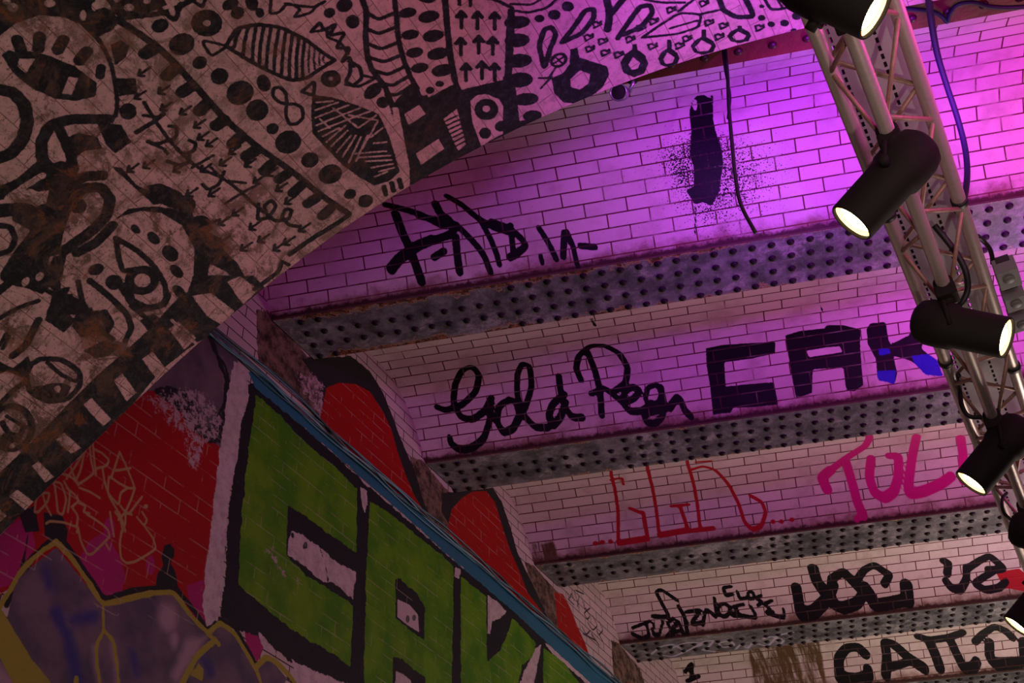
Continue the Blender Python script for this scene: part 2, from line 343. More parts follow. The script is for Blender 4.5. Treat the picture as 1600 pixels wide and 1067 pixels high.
# petals, peace sign, pod
S(4.4, (850, 104), (842, 72), (850, 46), (862, 42), (869, 54), (860, 75), (852, 102)); S(2.6, *circ(873, 94, 12, 9, -30), circ(873, 94, 12, 9, -30)[0]); S(1.8, (864, 100), (882, 88)); S(1.8, (866, 88), (880, 100))
S(2, (842, 122), (858, 122), (868, 105)); S(2, (845, 138), (862, 120))
S(4.4, (878, 66), (900, 38), (914, 16), (928, 14), (928, 28), (910, 52), (878, 66)); S(6, (949, 46), (953, 24), (947, -6)); S(5, (953, 24), (978, -6)); S(4.4, (965, 60), (984, 32), (1000, 10), (1016, 8), (1020, 20), (1002, 42), (975, 54))
S(2.3, (1003, 59), (1030, 40), (1062, 20), (1096, 22), (1092, 42), (1060, 53), (1003, 59)); S(2, (1045, 45), (1090, 32)); S(2.3, (1096, 22), (1122, 16)); S(2.4, (1060, 18), (1075, 6), (1090, -5))
S(4.6, (1122, -6), (1130, 16), (1150, 27), (1178, 26), (1170, 8), (1162, -6)); S(2.4, (990, -5), (1030, 4), (1070, 4)); S(2.6, (1195, 0), (1205, 16), (1232, 12), (1246, -4)); S(2.2, (1214, -4), (1222, 12))
def onion(cx, top, cy_, rx, ry, hx, hy):
    P_((cx-3, top), (cx+4, top), (cx+5, cy_-ry), (cx+rx*.8, cy_-ry*.55), (cx+rx, cy_), (cx+rx*.75, cy_+ry*.7), (cx, cy_+ry), (cx-rx*.75, cy_+ry*.7), (cx-rx, cy_), (cx-rx*.7, cy_-ry*.6), (cx-3, cy_-ry))
    mP((cx-hx*.2, cy_-hy), (cx+hx, cy_-hy*.1), (cx+hx*.6, cy_+hy*.8), (cx-hx*.5, cy_+hy), (cx-hx, cy_+hy*.2))
P_((891, 77), (902, 74), (906, 90), (928, 97), (948, 103), (952, 116), (942, 136), (925, 150), (898, 162), (880, 160), (866, 146), (861, 122), (880, 114), (890, 100)); mP((906, 110), (922, 116), (920, 130), (906, 140), (892, 136), (891, 124))
onion(991, 69, 99, 22, 22, 9, 10); onion(1045, 62, 91, 17, 15, 9, 9); onion(1099, 46, 72, 20, 14, 13, 9); onion(1155, 40, 56, 19, 12, 11, 7)
for x, y in ((933, 38), (920, 58), (942, 64), (922, 76), (946, 82), (967, 85), (985, 61), (1022, 33), (1002, 43), (1049, 15), (1100, 5), (1074, 60), (1062, 71), (1020, 72), (1108, 35), (1131, 40), (1124, 57), (1187, 43)):
    S(1.9, (x-6, y+6), (x-7, y-3), (x-1, y-4), (x+2, y-1), (x+6, y-5), (x+8, y), (x+3, y+5), (x-6, y+6), 0) if 0 else BW.append(('s', 1.9, ((x-5, y+6), (x-7, y-2), (x-1, y-4), (x+2, y-1), (x+6, y-5), (x+7, y), (x-5, y+6)), 1))
for x, y, r in ((1205, 38, 6), (1226, 36, 7), (1245, 25, 8), (1190, 10, 4), (1190, 28, 6), (1240, 48, 5)): Cc(x, y, r, r*.8)
# left: scrolls and second head
S(9, (84, 392), (92, 352), (108, 316), (130, 294), (158, 292), (173, 312), (166, 338), (142, 362), (100, 392)); Cc(122, 322, 14, 12); S(12, (0, 302), (30, 290), (72, 272), (96, 262)); mS(5, (12, 310), (40, 290), (66, 274))
S(13, (70, 330), (58, 368), (34, 398), (14, 430)); S(5, (-6, 352), (16, 354), (24, 372), (16, 392), (-6, 398)); S(10, (30, 340), (50, 350)); S(12, (-10, 330), (40, 326), (70, 346)); S(7, (-10, 460), (30, 430), (60, 440)); mC(38, 440, 9, 6, -50); mC(14, 472, 12, 5, -30); S(5, (60, 420), (92, 458), (84, 410)); P_((44, 420), (74, 410), (84, 440), (66, 460), (40, 450))
P_((172, 350), (190, 338), (220, 330), (252, 333), (284, 352), (304, 388), (302, 430), (284, 484), (264, 508), (280, 512), (306, 470), (325, 430), (330, 400), (350, 392), (346, 372), (322, 362), (330, 344), (302, 338), (296, 312), (278, 312), (270, 326), (240, 322), (200, 326))
P_((174, 260), (200, 284), (240, 320), (262, 316), (240, 300), (215, 290), (190, 262)); Cc(290, 320, 16, 15); Cc(314, 352, 17, 16); P_((318, 380), (345, 386), (372, 412), (388, 442), (380, 448), (352, 424), (320, 408)); P_((300, 432), (330, 430), (358, 448), (362, 462), (330, 458), (300, 450))
S(4.5, (181, 372), (214, 391), (240, 414), (258, 444), (260, 466)); S(4.5, (181, 374), (186, 404), (192, 424), (212, 420)); S(7, *circ(222, 438, 20, 17), circ(222, 438, 20, 17)[0]); mC(223, 438, 7, 8); S(6, (190, 448), (205, 470), (230, 482), (256, 476), (262, 462)); P_((186, 442), (204, 440), (212, 470), (230, 486), (214, 490), (196, 470))
for x, y, a, b in ((212, 358, 9, 6), (240, 372, 12, 8), (266, 396, 15, 11), (276, 424, 13, 8), (280, 456, 13, 8)): Cc(x, y, a, b, 45)
Cc(150, 421, 13, 9, -20); Cc(178, 441, 14, 12); S(4.5, (122, 440), (128, 470), (146, 508), (176, 530)); S(5, (140, 438), (170, 462), (198, 490), (206, 512), (196, 532)); S(8, (150, 492), (146, 508), (160, 520), (172, 508), (162, 490)); Cc(108, 476, 22, 15, 20); P_((120, 486), (144, 480), (150, 520), (128, 528), (112, 510)); S(4, (205, 478), (232, 500), (258, 516)); P_((218, 500), (240, 490), (264, 506), (262, 530), (236, 524))
S(3.8, (66, 450), (88, 462), (110, 462)); S(4, (-6, 500), (30, 480), (60, 470)); S(3, (0, 540), (10, 520)); S(3, (4, 545), (14, 525)); P_((-10, 560), (20, 575), (44, 556), (52, 574), (40, 592), (10, 580), (-10, 588)); P_((130, 548), (160, 532), (190, 540), (170, 556), (150, 560))
S(4.6, (44, 572), (64, 560), (98, 562), (124, 580), (126, 602), (106, 624), (76, 628), (46, 612), (40, 584), (44, 572)); P_((50, 604), (66, 602), (84, 598), (98, 598), (112, 604), (104, 620), (76, 626), (56, 618)); mC(90, 608, 5, 6); S(3.4, (74, 566), (96, 586), (118, 596))
S(5.5, *circ(18, 668, 32, 34), circ(18, 668, 32, 34)[0]); S(4.5, (4, 660), (12, 676), (30, 684), (36, 668)); Cc(16, 686, 16, 12); mC(20, 696, 7, 4, -30); S(3, (10, 650), (40, 668)); S(4.5, (-8, 640), (20, 610), (40, 596))
S(17, (96, 296), (84, 345), (62, 392), (52, 425)); S(9, (100, 300), (128, 276), (160, 274)); P_((84, 400), (104, 398), (98, 430), (84, 452), (66, 440)); S(8, (92, 200), (110, 240), (116, 268), (90, 276)); P_((0, 430), (26, 420), (60, 440), (50, 452), (20, 446)); P_((228, 290), (250, 286), (282, 300), (300, 322), (280, 330), (250, 318)); S(8, (120, 395), (150, 380), (176, 352)); P_((84, 452), (110, 448), (96, 480), (118, 500), (100, 520), (70, 500)); S(6, (60, 500), (40, 540), (20, 556))
mC(62, 432, 8, 5, -50); mC(40, 440, 8, 5, -60)
# checker border along the springing
P_((-40, 770), (0, 738), (50, 690), (100, 638), (150, 588), (196, 548), (236, 512), (266, 478), (282, 462), (300, 452), (330, 430), (352, 430), (378, 432), (396, 430), (415, 450), (376, 484), (345, 512), (330, 522), (290, 548), (250, 580), (205, 636), (152, 695), (110, 733), (60, 780), (0, 836), (-40, 870))
for q in (((222, 561), (238, 549), (258, 575), (243, 589)), ((178, 595), (191, 583), (213, 613), (198, 627)), ((130, 632), (143, 622), (174, 655), (161, 666)), ((86, 686), (100, 676), (127, 700), (111, 709)), ((50, 728), (60, 720), (84, 745), (71, 754)), ((14, 775), (27, 765), (53, 784), (40, 797)), ((264, 514), (279, 503), (307, 528), (288, 546)), ((300, 462), (330, 458), (366, 486), (348, 508), (324, 494)), ((355, 440), (375, 432), (404, 452), (380, 476)), ((-20, 800), (-6, 790), (10, 806), (-4, 818))): mP(*q)
mS(2.4, (268, 500), (310, 540)); S(4, (398, 452), (436, 424), (440, 410)); S(3, (440, 408), (452, 414))
for x, y in ((600, 298), (612, 292), (624, 287)): S(4.2, (x, y-6), (x+3, y+6))

A = np.r_[np.linspace(-14, -2.2, 30)[:-1], np.linspace(-2.2, 0, 560)]
sB = [0]
while sB[-1] < 4.9: sB.append(sB[-1]+.0050+.00035*sB[-1])
B = np.r_[sB, np.linspace(4.95, vs[-1], 60)]
vault = Vault(); pv = Paint(vault, A, B); fb = pv.field(BW)
t = NT('vault_brick'); pos = t.pos()
bc, bf = t.brick((.70, .46, .40), (.62, .41, .36), (.26, .15, .12), .002, .3)
n1 = t.noise(pos, 26, 5, .7); light = t.mix(t.step(n1, .42, .75), bc, (.36, .28, .21))
d = t.math('MULTIPLY_ADD', t.math('SUBTRACT', t.noise(pos, 60, 3), .5), .008, t.attr('black'))
blk = t.mix(t.step(t.noise(pos, 34, 6, .75), .45, .72), (.008, .009, .010), (.040, .046, .050))
col = t.mix(t.step(d, -.0022, .0022), light, blk)
x = t.n('ShaderNodeSeparateXYZ'); t.l(pos, x.inputs[0])
low = t.step(x.outputs[0], 2.1, .9)                                # damp springing: peeling and rust-stained
big = t.noise(pos, 3.2, 6, .65); pe = t.math('MULTIPLY', t.step(t.noise(pos, 8, 8, .75, .5), .47, .56), t.math('MULTIPLY', t.step(big, .40, .55), low))
col = t.mix(t.math('MULTIPLY', pe, .85), col, t.mix(t.noise(pos, 70, 4, .7), (.030, .020, .014), (.16, .10, .06)))
ru = t.math('MULTIPLY', t.step(t.noise(pos, 8, 8, .8, .8), .55, .63), low); col = t.mix(t.math('MULTIPLY', ru, .6), col, (.26, .09, .02))
cr = t.step(t.math('ABSOLUTE', t.math('SUBTRACT', t.noise(pos, 7, 5, .62, .5), .5)), .007, .0); col = t.mix(t.math('MULTIPLY', cr, t.math('MULTIPLY_ADD', low, .55, .15)), col, (.03, .018, .012))
sp_ = t.step(t.math('MULTIPLY_ADD', low, .04, t.noise(pos, 110, 3, .6)), .655, .69); col = t.mix(t.math('MULTIPLY', sp_, .6), col, (.05, .03, .02))
h = t.math('ADD', t.math('MULTIPLY', bf, -.4), t.noise(pos, 30, 6, .7)); t.bump(h, .35, .006)
mv = t.out(col, .6, 0, .25)
u_, v_ = A[:, None]+0*B[None], B[None]+0*A[:, None]
G = vault.xyz(u_, v_)
o = grid_mesh('ceiling_vault', G, (G[..., 1], v_), {'black': fb}, [mv]); o['kind'] = 'structure'; o['label'] = 'black and white doodle mural painted on the low brick arch'
# thickness of the arch: end face and back
def raw(name, verts, faces, mat, parent=None, smooth_=False):
    me = bpy.data.meshes.new(name); me.from_pydata([tuple(map(float, v)) for v in verts], [], faces); me.update()
    if mat: me.materials.append(mat)
    if smooth_: me.polygons.foreach_set('use_smooth', np.ones(len(me.polygons), bool))
    o = bpy.data.objects.new(name, me); C.objects.link(o)
    if parent: o.parent = parent
    return o
stone = plain('dirty_stone', (.22, .17, .14), .8, 0, .4, 20)
ring = [(x, VF+x*TK, z) for x, z in zip(vx[::4], vz[::4])]; n = len(ring)
vv = ring+[(x, y, 6.9) for x, y, z in ring]+[(x, y-11.8-x*TK+(x*TK), 6.9) for x, y, z in ring]
o = raw('ceiling_vault_end', vv, [(i, i+1, n+i+1, n+i) for i in range(n-1)]+[(n+i, n+i+1, 2*n+i+1, 2*n+i) for i in range(n-1)], stone); o.name = 'ceiling_arch_face'; o['kind'] = 'structure'

# ------------------------------------------------------------------ painted side wall
W = {}
def layer(k): W[k] = []; return W[k]
L = layer('plaster')                       # broken render under the girder ends
for q in (((401, 484), (418, 486), (432, 500), (470, 545), (494, 572), (512, 600), (512, 640), (520, 690), (490, 650), (470, 622), (440, 592), (403, 565)), ((640, 712), (662, 722), (705, 773), (708, 800), (700, 850), (690, 850), (668, 800), (645, 750)), ((820, 878), (834, 884), (872, 926), (884, 945), (884, 985), (868, 985), (845, 945), (826, 905)), ((955, 1000), (967, 1005), (1000, 1045), (1010, 1075), (960, 1075))): L.append(('p', q))
L = layer('black0')                        # dark surrounds of the red niches
L += [('p', ((470, 560), (548, 556), (578, 580), (598, 612), (614, 652), (628, 690), (648, 735), (662, 785), (690, 850), (560, 720), (506, 650), (500, 600))),
      ('p', ((690, 770), (770, 762), (783, 782), (797, 822), (808, 862), (826, 900), (850, 950), (860, 975), (720, 850), (690, 800)))]
L = layer('red')
L += [('p', ((-40, 870), (0, 835), (60, 775), (110, 728), (205, 632), (245, 598), (300, 640), (350, 680), (345, 760), (330, 990), (250, 970), (160, 960), (90, 870), (40, 900), (-40, 960))),
      ('p', ((510, 606), (530, 598), (556, 600), (578, 612), (598, 642), (612, 672), (622, 708), (634, 742), (648, 775), (672, 815), (640, 790), (560, 718), (500, 655))),
      ('p', ((706, 795), (722, 778), (738, 768), (760, 767), (774, 786), (786, 826), (798, 862), (812, 893), (824, 925), (850, 960), (878, 990), (925, 1040), (960, 1075), (900, 1025), (800, 925), (740, 870), (698, 830))),
      ('p', ((866, 925), (880, 928), (892, 952), (902, 978), (914, 1004), (926, 1040), (895, 1010), (872, 985))),
      ('p', ((965, 1070), (985, 1066), (1000, 1080), (990, 1100)))]
L = layer('magenta')
L += [('p', ((-20, 850), (30, 810), (50, 828), (56, 852), (40, 882), (12, 915), (-20, 925))), ('p', ((124, 872), (140, 845), (160, 832), (176, 850), (190, 876), (196, 904), (188, 930), (165, 938), (140, 910))), ('p', circ(171, 825, 9, 17)), ('p', circ(235, 883, 7, 16)), ('p', ((292, 915), (318, 905), (322, 975), (300, 960))),
      ('p', ((380, 965), (402, 985), (412, 1012), (402, 1035), (385, 1010))), ('p', ((470, 1042), (503, 1050), (506, 1080), (466, 1080))), ('p', ((528, 1048), (548, 1050), (548, 1080), (524, 1080))), ('p', circ(16, 1068, 13, 7))]
L = layer('black1')
L += [('p', ((28, 800), (55, 790), (62, 830), (40, 832))), ('p', ((68, 800), (98, 806), (106, 830), (104, 850), (88, 842), (70, 838))), ('s', 5, ((10, 945), (30, 905), (50, 872), (88, 838), (100, 845), (130, 888), (163, 938), (200, 924), (240, 919), (274, 917), (300, 950), (324, 982), (342, 966), (366, 978), (385, 1010), (402, 1042)))]
L += [('p', ((241, 922), (247, 895), (256, 884), (252, 870), (257, 852), (266, 849), (273, 858), (271, 870), (266, 880), (274, 892), (280, 925))), ('s', 2, ((44, 835), (38, 870), (24, 920), (10, 990), (0, 1030)))]
L = layer('mauve')
L += [('p', ((0, 1015), (25, 905), (88, 855), (161, 946), (250, 925), (272, 925), (325, 990), (345, 972), (370, 990), (402, 1050), (470, 1080), (0, 1080))), ('p', ((222, 612), (246, 575), (290, 545), (330, 518), (372, 562), (368, 640), (345, 700), (330, 686), (300, 655), (270, 622), (240, 610))), ('p', ((405, 1040), (420, 1025), (448, 1060), (440, 1080), (400, 1080)))]
L = layer('pinkglow'); L += [('p', ((290, 1000), (322, 995), (305, 1025), (275, 1070), (268, 1055))), ('p', circ(262, 965, 14, 21)), ('p', circ(272, 1000, 6, 12)), ('s', 2.4, ((148, 1012), (150, 1040), (155, 1067))), ('s', 2.4, ((176, 1010), (181, 1040), (182, 1067))), ('p', ((-10, 1030), (22, 1060), (30, 1080), (-10, 1080)))]
L = layer('blue'); L += [('s', 13, ((88, 960), (105, 990), (110, 1020), (120, 1060))), ('s', 9, ((110, 970), (150, 960))), ('s', 8, ((72, 895), (78, 915))), ('s', 7, ((207, 1020), (212, 1050))), ('s', 8, ((318, 1030), (330, 1050)))]
L = layer('yellow')
L += [('s', 4, ((0, 948), (20, 915), (32, 893), (60, 865), (88, 846))), ('s', 4.5, ((88, 846), (112, 872), (140, 912), (160, 945), (200, 935), (240, 926), (272, 925), (298, 962), (325, 990), (343, 972), (366, 988), (384, 1018), (402, 1050), (410, 1075))), ('s', 3.4, ((161, 945), (162, 985), (150, 1008), (152, 1040), (157, 1075))), ('s', 3.4, ((163, 985), (178, 1003), (183, 1040), (186, 1075))),
      ('s', 5.5, ((336, 1000), (308, 1024), (282, 1072))), ('s', 4, ((325, 990), (342, 1006))), ('p', ((-10, 940), (8, 958), (22, 985), (50, 1030), (92, 1080), (28, 1080), (-10, 1010))), ('p', ((310, 1035), (318, 1045), (316, 1064), (298, 1055))), ('p', circ(119, 1064, 4, 9)),
      ('s', 5, ((402, 1040), (416, 1026), (432, 1034), (452, 1056), (470, 1080)))]
L = layer('black2')
L += [('s', 5, ((329, 530), (345, 570), (356, 600), (356, 622))), ('p', ((336, 545), (352, 578), (350, 625), (335, 660), (326, 676), (344, 688), (356, 650), (362, 600), (352, 568))), ('p', ((238, 610), (262, 602), (292, 612), (306, 640), (328, 666), (348, 650), (352, 672), (345, 692), (326, 692), (304, 674), (282, 645), (262, 628))),
      ('p', ((386, 598), (400, 596), (480, 670), (570, 755), (640, 815), (700, 868), (800, 948), (930, 1075), (560, 1080), (500, 1062), (455, 1034), (434, 1018), (398, 990), (372, 985), (352, 968), (344, 962), (352, 900), (356, 800), (370, 700), (380, 640)))]
L = layer('white')
L += [('p', ((366, 566), (388, 574), (389, 618), (376, 660), (370, 720), (358, 780), (352, 850), (347, 925), (340, 970), (323, 979), (316, 945), (320, 898), (328, 840), (336, 760), (346, 690), (353, 640), (358, 600))),
      ('p', ((404, 988), (416, 1000), (434, 1022), (428, 1024), (408, 1006))), ('p', ((456, 1030), (480, 1042), (500, 1052), (548, 1070), (548, 1080), (470, 1080), (462, 1055))),
      ('p', ((457, 828), (476, 838), (500, 855), (528, 880), (555, 893), (552, 936), (536, 922), (516, 908), (505, 908), (480, 888), (450, 866), (450, 845))),
      ('p', ((620, 936), (640, 945), (653, 960), (655, 988), (636, 976), (620, 964))), ('p', ((618, 1048), (640, 1060), (650, 1080), (618, 1080))), ('p', ((563, 760), (573, 768), (574, 788), (570, 800), (565, 790))), ('p', ((710, 884), (719, 890), (718, 904), (710, 900))),
      ('p', ((762, 930), (776, 938), (791, 955), (782, 966), (770, 970), (766, 990), (762, 990))), ('p', ((836, 1012), (846, 1006), (842, 1030), (832, 1080), (806, 1080))), ('p', ((851, 1004), (872, 1016), (895, 1030), (945, 1075), (925, 1075), (885, 1040), (862, 1020)))]
L = layer('green')
L += [('p', ((400, 616), (440, 652), (480, 694), (520, 726), (558, 764), (557, 864), (530, 846), (500, 824), (465, 797), (450, 790), (447, 868), (480, 900), (520, 924), (552, 946), (547, 1042), (530, 1028), (500, 1008), (480, 1000), (460, 986), (440, 970), (415, 950), (385, 925), (372, 914), (376, 830), (386, 720))),
      ('p', ((578, 783), (610, 802), (650, 836), (690, 866), (709, 886), (708, 960), (706, 1080), (665, 1080), (664, 1058), (640, 1040), (628, 1028), (614, 1028), (613, 1080), (568, 1080), (572, 900))),
      ('p', ((720, 901), (740, 916), (760, 932), (761, 1034), (782, 1015), (795, 985), (800, 965), (820, 985), (838, 1006), (832, 1026), (816, 1040), (806, 1080), (720, 1080))), ('p', ((849, 1012), (880, 1034), (915, 1080), (849, 1080)))]
L = layer('black3')
L += [('p', ((618, 906), (626, 902), (634, 914), (650, 926), (664, 948), (663, 1000), (645, 990), (618, 965))), ('s', 1.3, ((493, 830), (503, 865), (510, 890), (512, 906))), ('p', circ(457, 836, 2.5, 4)), ('p', circ(477, 851, 3.5, 6)), ('s', 1.2, ((446, 1057), (462, 1072)))]
L = layer('white3'); L += [('p', ((621, 936), (640, 945), (653, 960), (655, 988), (636, 976), (621, 964)))]
L = layer('scuff'); L += [('p', ((258, 600), (300, 590), (330, 612), (352, 640), (360, 700), (330, 700), (318, 740), (290, 745), (280, 690), (240, 650), (205, 612))), ('p', ((452, 570), (492, 575), (512, 600), (512, 650), (500, 660), (470, 620))), ('p', ((392, 850), (420, 880), (440, 915), (470, 920), (480, 900), (450, 890), (430, 850), (400, 840)))]
L = layer('grey3'); L += [('p', circ(477, 851, 1.6, 4)), ('p', circ(637, 967, 3, 6)), ('p', circ(647, 965, 3, 5))]
L = layer('bluepipe'); L += [('p', ((388, 580), (410, 588), (512, 682), (655, 797), (800, 927), (955, 1062), (1000, 1100), (960, 1100), (920, 1065), (800, 953), (700, 868), (640, 812), (560, 742), (470, 664), (420, 622), (398, 606)))]
L = layer('tan')
for p in (((89, 738), (110, 744), (122, 756)), ((107, 716), (112, 735), (122, 758)), ((104, 748), (118, 728), (132, 704), (140, 694)), ((140, 694), (142, 718), (147, 739), (136, 748), (122, 757)), ((145, 692), (147, 715), (150, 742)), ((146, 701), (160, 708), (171, 719), (166, 728), (150, 732)), ((160, 730), (164, 756), (172, 779), (186, 801), (192, 830)), ((132, 706), (126, 735), (118, 752)),
          ((187, 706), (198, 730), (211, 762), (202, 763), (186, 755), (172, 745)), ((187, 706), (180, 728), (174, 745)), ((178, 735), (190, 734), (204, 731)), ((170, 745), (168, 770), (186, 790), (188, 770), (200, 762)), ((211, 762), (205, 780), (196, 800), (185, 812)), ((188, 790), (200, 805), (215, 785), (222, 776)),
          ((54, 800), (56, 780), (64, 770), (78, 770), (74, 785), (60, 800), (54, 800)), ((66, 770), (72, 790), (80, 805)), ((84, 752), (88, 775), (90, 800), (98, 805), (104, 780), (96, 755), (84, 752)), ((100, 752), (110, 770), (106, 800)), ((104, 762), (116, 772), (124, 782), (112, 792)), ((112, 792), (122, 806), (120, 822)), ((124, 786), (134, 790), (130, 800), (140, 802)), ((124, 762), (140, 768), (156, 778)),
          ((72, 818), (78, 814), (100, 816), (122, 824), (120, 832)), ((122, 824), (126, 845), (136, 866), (144, 866), (158, 852), (172, 838), (168, 826), (150, 812), (136, 804)), ((172, 800), (174, 815), (178, 838)), ((186, 800), (192, 815), (196, 830)), ((190, 830), (187, 850), (189, 872), (197, 880), (210, 878), (228, 868), (244, 857), (240, 842), (226, 822), (214, 808)), ((180, 800), (196, 822), (196, 800), (206, 804)), ((222, 800), (230, 812), (226, 820)), ((166, 850), (170, 858))): L.append(('s', 2.0, p))
L.append(('p', circ(228, 791, 3.5, 3.5)))
L = layer('tagink')
for p in (((886, 925), (890, 936), (893, 926), (897, 938)), ((897, 922), (905, 950)), ((899, 922), (912, 928)), ((905, 930), (902, 948)), ((908, 930), (914, 952)), ((915, 950), (922, 962), (918, 968), (912, 958), (922, 950)), ((918, 972), (926, 985), (934, 978), (926, 962)), ((909, 978), (916, 992), (922, 985)), ((911, 990), (930, 1000)), ((924, 990), (936, 1008)), ((932, 985), (942, 1002)), ((936, 970), (942, 985), (936, 992)), ((887, 935), (897, 945))): L.append(('s', 1.3, p))

def spaced(a, b, f):                       # samples from a to b with spacing f(value)
    r = [a]
    while r[-1] < b: r.append(r[-1]+f(r[-1]))
    return np.array(r)
A = np.r_[np.linspace(-8, 2.2, 12)[:-1], spaced(2.2, 9.2, lambda y: .0035+.0011*max(0, y-2)**1.3), np.linspace(9.3, 30, 14)]
B = np.r_[0, 1, 2, 3, spaced(3.3, 6.35, lambda z: .0075), 6.9]
wall = Wall(); pw = Paint(wall, A, B); fields = {k: pw.field(v) for k, v in W.items()}
t = NT('painted_wall'); pos = t.pos()
bc, bf = t.brick((.40, .30, .31), (.35, .27, .28), (.05, .03, .03), .004, .25)
gl = {k: (c, e) for k, c, e in (('plaster', (0.116, 0.069, 0.054), .06), ('black0', (.012, .011, .012), .03), ('red', (0.250, 0.001, 0.001), .015), ('magenta', (0.272, 0.007, 0.094), .010), ('black1', (.009, .008, .010), .02), ('mauve', (0.102, 0.063, 0.097), .01), ('pinkglow', (0.272, 0.165, 0.216), .03), ('blue', (0.031, 0.026, 0.137), .06), ('yellow', (.24, .20, .025), .02), ('black2', (.009, .008, .013), .06), ('white', (0.394, 0.277, 0.331), .055), ('green', (0.071, 0.155, 0.007), .05), ('black3', (.009, .008, .013), .05), ('white3', (0.394, 0.277, 0.331), .008), ('grey3', (0.082, 0.073, 0.086), .004), ('scuff', (0.326, 0.211, 0.259), .01), ('bluepipe', (0.020, 0.099, 0.173), .05), ('tan', (0.286, 0.172, 0.072), .003), ('tagink', (0.020, 0.013, 0.022), .003))}
col = bc; painted = None
for k in W:
    v = t.math('MULTIPLY_ADD', t.math('SUBTRACT', t.noise(pos, 55 if gl[k][1] < .02 else 14, 4, .65), .5), gl[k][1], t.attr(k))
    sft = .0025 if k not in ('blue', 'pinkglow') else .03
    s_ = t.step(v, -sft, sft)
    cc = gl[k][0]
    if k == 'green': cc = t.mix(t.step(t.noise(pos, 4, 5, .65), .35, .65), (.040, .135, .002), (.095, .20, .003))
    if k == 'plaster': cc = t.mix(t.step(t.noise(pos, 11, 7, .75), .38, .62), (.025, .014, .012), (.16, .10, .075))
    if k == 'mauve': cc = t.mix(t.step(t.noise(pos, 5, 3, .5), .35, .65), (.06, .045, .075), (.13, .080, .11))
    if k == 'white': cc = t.mix(t.step(t.noise(pos, 18, 5, .7), .3, .6), (.30, .21, .25), (.44, .32, .37))
    if k == 'scuff': s_ = t.math('MULTIPLY', t.step(t.math('MULTIPLY_ADD', t.attr(k), 3.0, t.noise(pos, 26, 8, .8, .3)), .655, .70), t.step(t.attr(k), -.05, .0))
    col = t.mix(s_, col, cc)
# chipped paint: small pale flecks; hairlines of bare mortar
scr = t.math('MULTIPLY', t.step(t.noise(pos, 38, 7, .78, .5), .64, .69), t.step(t.noise(pos, 1.9, 3, .5), .50, .60)); col = t.mix(t.math('MULTIPLY', scr, .5), col, (.42, .30, .28))
ml = t.math('MULTIPLY', t.step(bf, .5, .9), t.step(t.noise(t.vscale(pos, (1, .35, 1)), 9, 4, .7), .46, .56)); ml = t.math('MULTIPLY', ml, t.step(t.math('MAXIMUM', t.attr('red'), t.attr('green')), 0, .002)); col = t.mix(t.math('MULTIPLY', ml, .30), col, (.42, .32, .27))
dirt = t.step(t.noise(pos, 2.3, 6, .7), .5, .8); col = t.mix(t.math('MULTIPLY', dirt, .25), col, (.05, .03, .02))
t.bump(t.math('ADD', t.math('MULTIPLY', bf, -1.0), t.math('MULTIPLY', t.noise(pos, 60, 6, .75), .8)), .5, .006)
mw = t.out(col, .6, 0, .16)
u_, v_ = A[:, None]+0*B[None], B[None]+0*A[:, None]
o = grid_mesh('wall_left', wall.xyz(u_, v_), (u_, v_+.012), fields, [mw]); o['kind'] = 'structure'; o['label'] = 'brick side wall painted with green block letters on black and red'
# ------------------------------------------------------------------ brick jack arches between the girders, with their tags
UMAX = WR/Ev[0]
TAG = {i: {'ink': [], 'red': [], 'pink': [], 'spray': [], 'blue': [], 'brown': []} for i in range(7)}
k0 = TAG[0]['ink']
for r, p in ((6, ((603, 320), (628, 326), (655, 334), (690, 352))), (7, ((618, 334), (628, 362), (642, 392), (658, 438))), (7.5, ((676, 374), (648, 386), (624, 404), (611, 420))), (6.5, ((680, 318), (688, 334), (704, 345), (696, 352))), (6, ((655, 338), (690, 345), (712, 352), (705, 366), (676, 376))), (5, ((698, 306), (722, 320), (745, 340), (772, 356), (800, 364))), (5, ((712, 350), (724, 362), (740, 378), (756, 398), (766, 424))), (6, ((712, 370), (714, 396), (718, 424))), (5, ((678, 402), (694, 392))), (4.5, ((748, 340), (764, 368), (776, 396), (780, 412))), (5, ((768, 346), (796, 356), (814, 372), (822, 384), (806, 398), (796, 402))), (4.5, ((798, 352), (802, 398))),
             (4.5, ((842, 356), (856, 378), (869, 404))), (3.6, ((845, 400), (847, 410))), (5, ((882, 364), (880, 400))), (4, ((886, 362), (895, 384), (902, 414))), (4, ((906, 384), (930, 386)))): k0.append(('s', r, p))
k0 += [('p', ((1080, 160), (1088, 150), (1100, 148), (1111, 155), (1112, 176), (1118, 205), (1128, 236), (1130, 256), (1127, 276), (1124, 300), (1112, 322), (1098, 316), (1086, 320), (1072, 298), (1084, 290), (1084, 262), (1078, 244), (1080, 205), (1077, 178))), ('s', 2.2, ((1112, 150), (1114, 230))), ('-p', circ(1086, 164, 3.5, 9)), ('s', 1.6, ((1087, 325), (1086, 364)))]
TAG[0]['spray'] += [('p', circ(1102, 240, 40, 62, 5)), ('p', circ(1060, 250, 22, 26)), ('p', circ(1112, 300, 28, 24)), ('p', circ(1128, 250, 22, 46))]
k1 = TAG[1]['ink']
